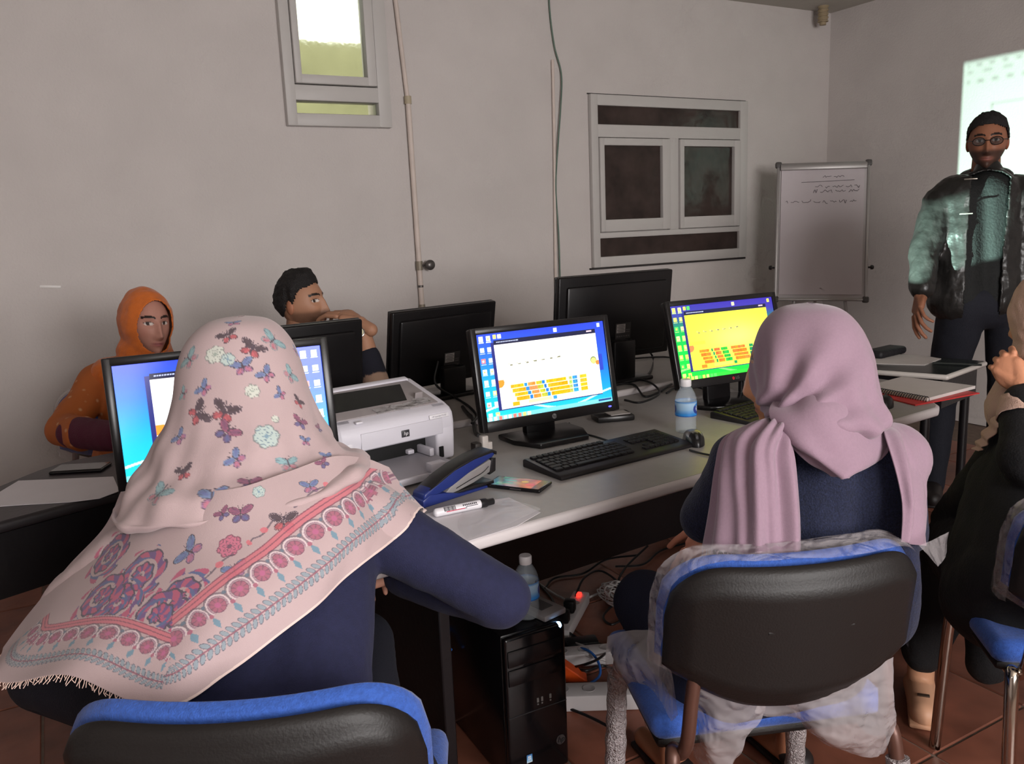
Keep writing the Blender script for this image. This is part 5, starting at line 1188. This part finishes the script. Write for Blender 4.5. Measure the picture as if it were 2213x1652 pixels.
for c0 in ((1.20, 1.43), (1.475, 1.31)):
    g = G(); g.add(rbox(.075, .21, .016, .007), T(c0[0]+.012, c0[1]+.055, .009) @ RZ(-8)); g.add(ell((c0[0], c0[1]-.02, .04), (.040, .045, .030))); mkg('shoe', g, M('dark_shoe', (30, 24, 24), .5), tB, local=False)
lilac = M('lilac_viscose', (150, 124, 139), .85, var=.03, vs=200, bump=.2, bs=600, bdist=.002, sheen=.3, spec=.2)
lev = [(1750, 655, 1756, 655, 1.57, .012), (1692, 668, 1812, 668, 1.57, .060), (1655, 705, 1850, 702, 1.57, .092), (1636, 760, 1870, 752, 1.565, .112), (1632, 820, 1882, 810, 1.56, .120), (1646, 868, 1895, 866, 1.55, .122), (1676, 905, 1900, 900, 1.54, .118), (1680, 925, 1880, 920, 1.55, .105), (1710, 935, 1850, 930, 1.56, .07)]
NR3, NC3 = 170, 220
v, f, a = loft_sil(lev, NR3, NC3, 2.1); nn = -gnormals(v); rows = np.linspace(0, 1, NR3)[:, None]; A2 = a[None, :]
# creases fan out from the knot at the left of the neck
kn = P(1665, 925, 1.47); q = v-kn; rr_ = np.linalg.norm(q, axis=2); an = np.arctan2(q@UP, q@RT)
fold = sst(rr_, .0, .05)*np.exp(-(rr_/.17)**2)*.012*np.sin(an*14+.5)+.0035*sst(rows, .3, .8)*np.sin(A2*5+rows*16)+.003*sst(rows, .2, .6)*np.sin(A2*11-rows*9+2)
p3 = (v+nn*fold[..., None]).reshape(-1, 3)
mk('headscarf', p3, f, lilac, tB, local=False, smooth='all', fixn=False, solid=.0018)
treeB = tree_of(swB)
def drape(name, ctrl, nr, nc, fold, t, mat, tree, gap=.008, parent=None):
    u = upsample(ctrl, nr, nc); n = gnormals(u); uu, vv = np.meshgrid(np.linspace(0, 1, nc), np.linspace(0, 1, nr))
    p = (u+n*fold(uu, vv)[..., None]).reshape(-1, 3)
    if tree: p = push_out(p, tree, gap)
    mk(name, p, gridf(nr, nc), mat, t, local=False, smooth='all', fixn=False, solid=.0022); return p.reshape(nr, nc, 3)
L1 = drape('scarf_end', [[P(1662, 912, 1.56), P(1672, 908, 1.52), P(1690, 912, 1.49), P(1700, 925, 1.47)], [P(1612, 922, 1.55), P(1645, 915, 1.47), P(1685, 920, 1.44), P(1710, 955, 1.435)], [P(1560, 950, 1.54), P(1600, 955, 1.455), P(1660, 970, 1.42), P(1717, 1000, 1.425)], [P(1543, 1010, 1.52), P(1590, 1030, 1.44), P(1660, 1040, 1.41), P(1723, 1060, 1.415)], [P(1530, 1100, 1.51), P(1590, 1110, 1.42), P(1660, 1120, 1.395), P(1728, 1130, 1.40)], [P(1514, 1186, 1.49), P(1585, 1196, 1.40), P(1660, 1205, 1.38), P(1729, 1208, 1.385)]], 110, 90, lambda u, v: .007*np.sin(u*17+v*1.5)*sst(v, .1, .4)+.004*np.sin(u*34-v*2), tB, lilac, treeB)
drape('scarf_flap', [[P(1690, 850, 1.54), P(1745, 840, 1.49), P(1820, 840, 1.49), P(1870, 845, 1.56)], [P(1662, 890, 1.480), P(1742, 885, 1.432), P(1830, 885, 1.438), P(1902, 888, 1.515)], [P(1686, 938, 1.452), P(1752, 950, 1.412), P(1842, 955, 1.418), P(1920, 945, 1.49)], [P(1712, 968, 1.445), P(1768, 985, 1.408), P(1845, 992, 1.414), P(1917, 972, 1.485)], [P(1750, 998, 1.440), P(1790, 1013, 1.406), P(1848, 1016, 1.412), P(1902, 998, 1.48)], [P(1790, 1022, 1.436), P(1814, 1034, 1.406), P(1836, 1031, 1.41), P(1872, 1014, 1.475)]], 90, 110, lambda u, v: .0045*np.sin(u*13-v*9)*np.exp(-((u-.1)/.5)**2)+.003*np.sin(u*7+v*8), tB, lilac, treeB, .006)
L2 = drape('scarf_end', [[P(1905, 915, 1.53), P(1918, 918, 1.53), P(1930, 922, 1.55)], [P(1912, 938, 1.47), P(1945, 940, 1.49), P(1968, 958, 1.54)], [P(1935, 990, 1.43), P(1965, 1000, 1.45), P(1990, 1020, 1.53)], [P(1952, 1060, 1.415), P(1978, 1075, 1.43), P(1999, 1085, 1.52)], [P(1955, 1110, 1.41), P(1980, 1125, 1.43), P(2004, 1130, 1.51)], [P(1948, 1172, 1.40), P(1978, 1178, 1.42), P(2006, 1180, 1.50)]], 90, 60, lambda u, v: .006*np.sin(u*12+v*3)*sst(v, .1, .4), tB, lilac, treeB)
g = G(); rf = random.Random(9)
for i in range(0, 40, 2):
    b = L1[-1][i]; g.add(tube([b, b+np.array([rf.uniform(-.004, .004), rf.uniform(-.004, .004), -.010]), b+np.array([rf.uniform(-.008, .008), rf.uniform(-.006, .006), -.024])], .0011, 4, 6))
o = mkg('fringe', g, M('fringe_lilac', (190, 168, 184), .9), tB, local=False); o['kind'] = 'stuff'
# ---- woman in the orange scarf
tC = thing('person', 'seated person in orange headscarf and orange patterned tunic at left', 'person', (.25, 3.15, 0))
HC_ = P(316, 700, 3.02); skC = (186, 134, 118)
hv, hf, hc, hM = head_mesh(HC_, -70, -3, -4, .96, skC, (168, 92, 92), gaze=.003)
armsC = [(P(215, 822, 3.05), P(140, 925, 2.86), .068, .060), (P(140, 930, 2.86), P(262, 945, 2.62), .058, .045), (P(415, 812, 3.10), P(470, 930, 2.95), .068, .058), (P(470, 930, 2.95), P(380, 950, 2.75), .055, .04)]
torsoC = [(P(315, 1050, 3.12), P(315, 860, 3.08), .20, .15), (P(215, 822, 3.05), P(415, 812, 3.10), .068, .068), (P(315, 830, 3.08), P(316, 770, 3.06), .11, .06)]
legsC = [((.16, 3.15, .49), (.10, 2.75, .50), .08, .065), ((.10, 2.75, .50), (.10, 2.72, .04), .06, .045), ((.34, 3.16, .49), (.36, 2.78, .50), .08, .065), ((.36, 2.78, .50), (.36, 2.76, .04), .06, .045)]
body_mesh(tC, [figure(shrink(armsC+torsoC+legsC, .012), skC), (hv, hf, hc), hand(frame(P(262, 945, 2.62), P(330, 950, 2.55)-P(262, 945, 2.62), (0, 0, 1)), skC, curl=(18, 18, 20, 22))])
tun = bpy.data.materials.new('tunic_print'); MATS['tunic_print'] = tun; tun.use_nodes = True
n_ = tun.node_tree.nodes; k_ = tun.node_tree.links; b_ = n_['Principled BSDF']; b_.inputs['Roughness'].default_value = .8
vo = n_.new('ShaderNodeTexVoronoi'); vo.inputs['Scale'].default_value = 26; tc_ = n_.new('ShaderNodeTexCoord'); k_.new(tc_.outputs['Object'], vo.inputs['Vector'])
cr = n_.new('ShaderNodeValToRGB'); cr.color_ramp.elements[0].position = .06; cr.color_ramp.elements[0].color = (*lin((206, 158, 118)), 1); cr.color_ramp.elements[1].position = .22; cr.color_ramp.elements[1].color = (*lin((178, 96, 42)), 1)
k_.new(vo.outputs['Distance'], cr.inputs['Fac']); k_.new(cr.outputs[0], b_.inputs['Base Color'])
garment('tunic', [armsC[0], (P(140, 930, 2.86), P(175, 938, 2.78), .062, .062)]+armsC[2:]+torsoC, tun, tC, .008, 8, ((.006, 26, 3), (.003, 60, 4)))
garment('sleeve', [(P(160, 936, 2.80), P(262, 945, 2.62), .056, .05)], M('maroon_cloth', (88, 28, 52), .85, bump=.2, bs=200), tC, .006, 4, ((.003, 50, 4),))
garment('trousers', legsC, dark_cloth, tC, .012, 6)
orange = M('orange_jersey', (206, 106, 36), .85, var=.08, vs=30, bump=.2, bs=300, sheen=.2)
Mi = np.array(hM.inverted())
def hood(Mx, extra, keep, voxel=.005, folds=()):
    pts = lambda *q: xf([q], Mx)[0]
    sc_ = np.linalg.norm(np.array(Mx)[:3, 0])
    R3 = np.array(Mx)[:3, :3]/sc_
    e = ell((0, 0, 0), (.094*sc_, .116*sc_, .128*sc_), 32, 24); e = (e[0]@R3.T+pts(0, -.008, .012), e[1])
    e2 = ell((0, 0, 0), (.080*sc_, .098*sc_, .085*sc_), 28, 20); e2 = (e2[0]@R3.T+pts(0, .0, -.07), e2[1])
    v, f, n = blob([e, e2]+extra, voxel, 8)
    for amp, s_, seed in folds: v = v+n*(amp*wob(v, s_, seed))[:, None]
    return cut(v, f, keep(xf(v, Mx.inverted())))
kp = lambda q: ~((q[:, 1] > .035) & ((q[:, 0]/.066)**2+((q[:, 2]+.004)/.097)**2 < 1))
nb_ = [cap(xf([[0, -.02, -.12]], hM)[0], P(316, 800, 3.06), .095, .14), cap(P(240, 812, 3.04), P(385, 806, 3.08), .07, .07)]
v, f = hood(hM, nb_, kp, folds=((.004, 45, 2), (.002, 110, 3)))
mk('headscarf', v, f, orange, tC, local=False, smooth='all', fixn=False, solid=.004)

# ---- seated man with his hand at his mouth
tD = thing('person', 'seated person in dark striped pullover, hand over the mouth, wristwatch on', 'person', (.95, 3.28, 0))
skD = (172, 126, 100); HD = P(650, 655, 3.10)
hv, hf, hc, hM = head_mesh(HD, -44, 2, 3, .93, skD, (150, 84, 76), (26, 20, 18), beard=.55, gaze=.004)
elb, wri = P(822, 862, 2.86), P(778, 700, 2.90)
armsD = [(P(770, 775, 3.14), elb, .062, .055), (elb, P(797, 772, 2.90), .056, .042), (P(590, 790, 3.14), P(560, 900, 3.0), .065, .055), (P(560, 900, 3.0), P(640, 900, 2.80), .05, .04)]
torsoD = [(P(690, 1000, 3.2), P(680, 830, 3.16), .16, .13), (P(600, 775, 3.14), P(765, 772, 3.16), .066, .066), (P(670, 800, 3.14), P(655, 745, 3.12), .09, .06)]
legsD = [((.88, 3.26, .49), (.84, 2.85, .50), .085, .065), ((.84, 2.85, .50), (.84, 2.86, .04), .06, .045), ((1.06, 3.26, .49), (1.10, 2.85, .50), .085, .065), ((1.10, 2.85, .50), (1.10, 2.86, .04), .06, .045)]
hd = hand(frame(wri, P(698, 655, 2.96)-wri, P(740, 600, 2.80)-P(740, 700, 2.90)), skD, curl=(20, 24, 28, 30), thumb=12, side=1, s=1.0)
fa = blob([cap(P(797, 768, 2.90), wri, .034, .028)], .006, 3)
body_mesh(tD, [figure(shrink(armsD+torsoD+legsD, .012), skD), (hv, hf, hc), hd, (fa[0], fa[1], np.tile(lin(skD), (len(fa[0]), 1)))])
axf = np.array(P(800, 790, 2.90))-np.array(elb); lf_ = np.linalg.norm(axf); axf /= lf_
def stripes(v):
    s = (v-elb)@axf/lf_; r_ = np.linalg.norm((v-elb)-np.outer((v-elb)@axf, axf), axis=1); c = np.tile(lin((24, 24, 36)), (len(v), 1))
    m = (r_ < .075) & (np.abs(s-.30) < .75)
    c[m & (s > .28) & (s < .60)] = lin((150, 122, 104)); c[m & (s > .12) & (s < .28)] = lin((186, 40, 54)); c[m & (s > .02) & (s < .12)] = lin((150, 122, 104)); return c
garment('pullover', armsD+torsoD, M('striped_pullover', attr=True, rough=.9, bump=.2, bs=300), tD, .008, 6, ((.004, 40, 4),), col=stripes)
garment('trousers', legsD, dark_cloth, tD, .012, 6)
v, f = hair_mesh(hM, 3, .074, .022, -.045, .018); mk('hair', v, f, M('black_hair', (22, 18, 18), .7, bump=.5, bs=300), tD, local=False, smooth='all', solid=.004)
wq = frame(P(784, 728, 2.905), axf, -FW); wt = thing('wristwatch', 'silver wristwatch with a pale round dial on the wrist before the mouth', 'watch', tuple(P(783, 733, 2.90)))
mk('strap', xf(tube([(0, .034*math.cos(a), .034*math.sin(a)) for a in np.linspace(0, 2*math.pi, 25)], .006, 8)[0], wq), tube([(0, .034*math.cos(a), .034*math.sin(a)) for a in np.linspace(0, 2*math.pi, 25)], .006, 8)[1], M('watch_steel', (170, 164, 160), .25, metal=.9), wt, local=False)
WM = wq @ T(0, .0, .036)
mk('case', xf(lathe([(.017, 0), (.019, .002), (.019, .007), (.016, .009)], 28)[0], WM), lathe([(.017, 0), (.019, .002), (.019, .007), (.016, .009)], 28)[1], M('watch_steel'), wt, local=False)
mk('dial', xf(lathe([(.0155, .009), (.0155, .0098)], 28)[0], WM), lathe([(.0155, .009), (.0155, .0098)], 28)[1], M('watch_dial', (238, 232, 196), .2), wt, local=False)

# ---- standing man in the leather jacket
tE = thing('person', 'standing person in glossy black leather jacket and glasses in the projector light', 'person', (3.75, 2.25, 0))
skE = (150, 100, 76); HE = P(2134, 308, 3.66)
hv, hf, hc, hM = head_mesh(HE, -148, -4, 0, 1.0, skE, (140, 84, 76), (22, 18, 18), beard=.85)
dE = 3.66
armsE = [(P(2030, 442, dE), P(1998, 545, 3.60), .072, .062), (P(1998, 545, 3.60), P(1994, 622, 3.53), .062, .050), (P(2242, 440, dE), P(2285, 545, 3.64), .072, .062), (P(2285, 545, 3.64), P(2275, 640, 3.56), .064, .05)]
torsoE = [(P(2072, 440, dE), P(2070, 640, dE), .125, .128), (P(2196, 440, dE), P(2196, 640, dE), .125, .128), (P(2134, 430, dE), P(2134, 640, dE), .135, .135), (P(2030, 440, dE), P(2242, 438, dE), .072, .072), (P(2134, 375, dE), P(2134, 420, dE), .06, .09), (P(2115, 392, dE), P(2035, 432, dE), .05, .065), (P(2153, 392, dE), P(2238, 432, dE), .05, .065)]
hipE = P(2130, 680, dE)
legsE = [(P(2080, 670, dE), (3.62, 2.36, .48), .10, .075), ((3.62, 2.36, .48), (3.63, 2.38, .05), .072, .055), (P(2180, 670, dE), (3.80, 2.16, .48), .10, .075), ((3.80, 2.16, .48), (3.82, 2.17, .05), .072, .055), (P(2080, 655, dE), P(2185, 655, dE), .115, .115)]
wE = P(1990, 640, 3.52)
hE = hand(frame(wE, P(1975, 715, 3.46)-wE, -RT), skE, curl=(16, 20, 24, 28), thumb=14, side=-1, s=1.05)
body_mesh(tE, [figure(shrink(armsE+torsoE+legsE, .03), skE), (hv, hf, hc), hE])
garment('shirt', [(a, b, r0-.014, r1-.014) for a, b, r0, r1 in torsoE], M('dark_shirt', (20, 22, 22), .8, bump=.3, bs=90), tE, .01, 6)
garment('trousers', legsE, M('dark_jeans', (22, 24, 34), .85, bump=.2, bs=200), tE, .010, 8, ((.005, 24, 6),))
leather = M('black_leather', (34, 33, 32), .36, var=.2, vs=20, bump=.3, bs=60, bdist=.006, spec=.6)
fE = np.array([-.848, -.53, 0]); rE = np.array([-.53, .848, 0])
def kpE(v):
    q = v-P(2134, 520, dE); x = q@rE; y = q@fE; zz = v[:, 2]
    return ~((y > .02) & (x < .075+.0*zz) & (x > -.055-.05*np.clip(zz-1.2, 0, 1)))
garment('leather_jacket', armsE+torsoE, leather, tE, .0075, 7, ((.004, 26, 3), (.0035, 60, 9), (.0025, 120, 5)), keep=kpE, solid=.006)
g = G()
for s_ in (-1, 1):
    cpt = [xf([[s_*.055, -.055, -.125]], hM)[0], xf([[s_*.085, .02, -.150]], hM)[0], xf([[s_*.070, .085, -.20]], hM)[0], xf([[s_*.045, .11, -.27]], hM)[0]]
    g.add(tube(cpt, [.016, .026, .03, .012], 10, 20))
mkg('collar', g, leather, tE, local=False)
g = G()
for px_, py_ in ((2098, 387), (2088, 462)): g.add(rbox(.05, .006, .006, .002), frame(P(px_, py_, dE-.16), rE, (0, 0, 1)))
mkg('zip_pull', g, M('zip_metal', (190, 186, 176), .3, metal=.9), tE, local=False)
v, f = hair_mesh(hM, 5, .074, .026, -.045, .010); mk('hair', v, f, M('black_hair'), tE, local=False, smooth='all', solid=.004)
gl = G()
for s_ in (-1, 1):
    gl.add(tube([(s_*.034+.024*math.cos(a), .104-.10*abs(.024*math.cos(a)+.034*0)**1.0*.2, .006+.017*math.sin(a)) for a in np.linspace(0, 2*math.pi, 21)], .0018, 6)); gl.add(tube([(s_*.058, .100, .010), (s_*.078, .06, .010), (s_*.082, -.01, .006)], .0018, 6))
gl.add(tube([(-.010, .108, .010), (.010, .108, .010)], .0018, 6))
gt = thing('eyeglasses', 'dark framed glasses on the face of the standing person', 'glasses', tuple(xf([[0, .1, -.01]], hM)[0]))
mk('frame', xf(gl.data()[0], hM), gl.data()[1], M('glasses_black', (24, 22, 22), .25), gt, local=False)
for s_ in (-1, 1): mk('lens', xf(lathe([(.023, 0), (.023, .001)], 24)[0]*np.array([1, .7, 1]), hM @ T(s_*.034, .103, .006) @ RX(90)), lathe([(.023, 0), (.023, .001)], 24)[1], plastic_film('lens_film', .35, (20, 18, 18), 2, 0), gt, local=False)
for c0 in ((3.63, 2.38), (3.82, 2.17)):
    g = G(); g.add(cap((c0[0]+.02, c0[1]+.02, .045), (c0[0]-.15, c0[1]-.10, .035), .046, .04)); g.add(rbox(.28, .09, .014, .006), T(c0[0]-.065, c0[1]-.04, .008) @ RZ(32)); mkg('shoe', g, M('dark_shoe'), tE, local=False)

# ---- woman at the right edge
tF = thing('person', 'seated person in black robe and beige headscarf, fist at the cheek, right edge', 'person', (1.9, .95, 0))
skF = (200, 138, 106); HF = P(2276, 692, 2.03)
hv, hf, hc, hM = head_mesh(HF, 84, -6, 0, .95, skF, nu=70, nv=50)
wF = P(2210, 838, 1.95)
armsF = [(P(2330, 930, 2.0), P(2225, 990, 1.86), .075, .07), (P(2225, 990, 1.86), P(2214, 870, 1.93), .066, .048), (P(2230, 920, 2.10), P(2110, 1065, 2.18), .07, .062), (P(2110, 1065, 2.18), P(2050, 1125, 2.35), .06, .045)]
torsoF = [(P(2230, 1290, 1.88), P(2270, 960, 2.0), .16, .13), (P(2330, 920, 2.0), P(2235, 915, 2.08), .075, .07), (P(2150, 1290, 1.92), P(2190, 1050, 2.02), .12, .10)]
kF = P(2065, 1180, 2.30)
legsF = [(P(2170, 1270, 1.88), kF, .11, .085), (kF, (2.02, 1.33, .14), .085, .06), (P(2250, 1290, 1.85), P(2170, 1210, 2.35), .11, .085), (P(2170, 1210, 2.35), (2.12, 1.20, .14), .08, .06)]
hF_ = hand(frame(wF, P(2160, 770, 1.99)-wF, P(2150, 800, 1.7)-P(2150, 800, 1.95)), skF, curl=(62, 66, 68, 70), thumb=20, side=-1, s=.95)
fv, ff, fn = blob([cap((2.02, 1.33, .10), (2.02, 1.33, .05), .036, .036), cap((2.02, 1.33, .045), (1.93, 1.26, .03), .036, .03)], .006, 4)
body_mesh(tF, [figure(shrink(armsF+torsoF+legsF, .012), skF), (hv, hf, hc), hF_, (fv, ff, np.tile(lin((200, 150, 118)), (len(fv), 1)))])
garment('robe', armsF+torsoF+legsF, M('black_robe', (20, 19, 21), .9, bump=.2, bs=200), tF, .009, 10, ((.006, 20, 3), (.003, 60, 4)))
beige = M('beige_scarf', (206, 172, 156), .85, var=.04, vs=40, bump=.2, bs=300)
v, f = hood(hM, [cap(xf([[0, 0, -.12]], hM)[0], P(2270, 880, 2.02), .10, .14), cap(P(2215, 850, 2.0), P(2225, 900, 2.0), .05, .06)], lambda q: ~((q[:, 1] > .035) & ((q[:, 0]/.058)**2+((q[:, 2])/.09)**2 < 1)), folds=((.005, 40, 3), (.003, 90, 4)))
mk('headscarf', v, f, beige, tF, local=False, smooth='all', fixn=False, solid=.004)
treeF = tree_of([o for o in tF.children if o.name.startswith('robe')][0])
drape('scarf_edge', [[P(2205, 868, 1.93), P(2212, 880, 1.9), P(2222, 890, 1.87)], [P(2150, 902, 2.0), P(2158, 912, 1.97), P(2166, 920, 1.95)], [P(2118, 945, 2.06), P(2126, 952, 2.03), P(2132, 960, 2.01)], [P(2102, 972, 2.08), P(2110, 974, 2.06), P(2118, 976, 2.04)]], 40, 12, lambda u, v: .004*np.sin(v*30), tF, beige, treeF, .006)
g = G(); g.add(cap((2.03, 1.34, .035), (1.915, 1.245, .030), .042, .036)); g.add(rbox(.22, .078, .016, .007), T(1.975, 1.29, .009) @ RZ(38)); shF = mkg('shoe', g, M('beige_shoe', (208, 158, 126), .5), tF, local=False)
g = G(); g.add(rbox(.03, .012, .004, .001), T(1.935, 1.262, .070) @ RZ(-50)); mkg('buckle', g, M('shoe_buckle', (80, 66, 56), .3, metal=.6), shF, local=False)
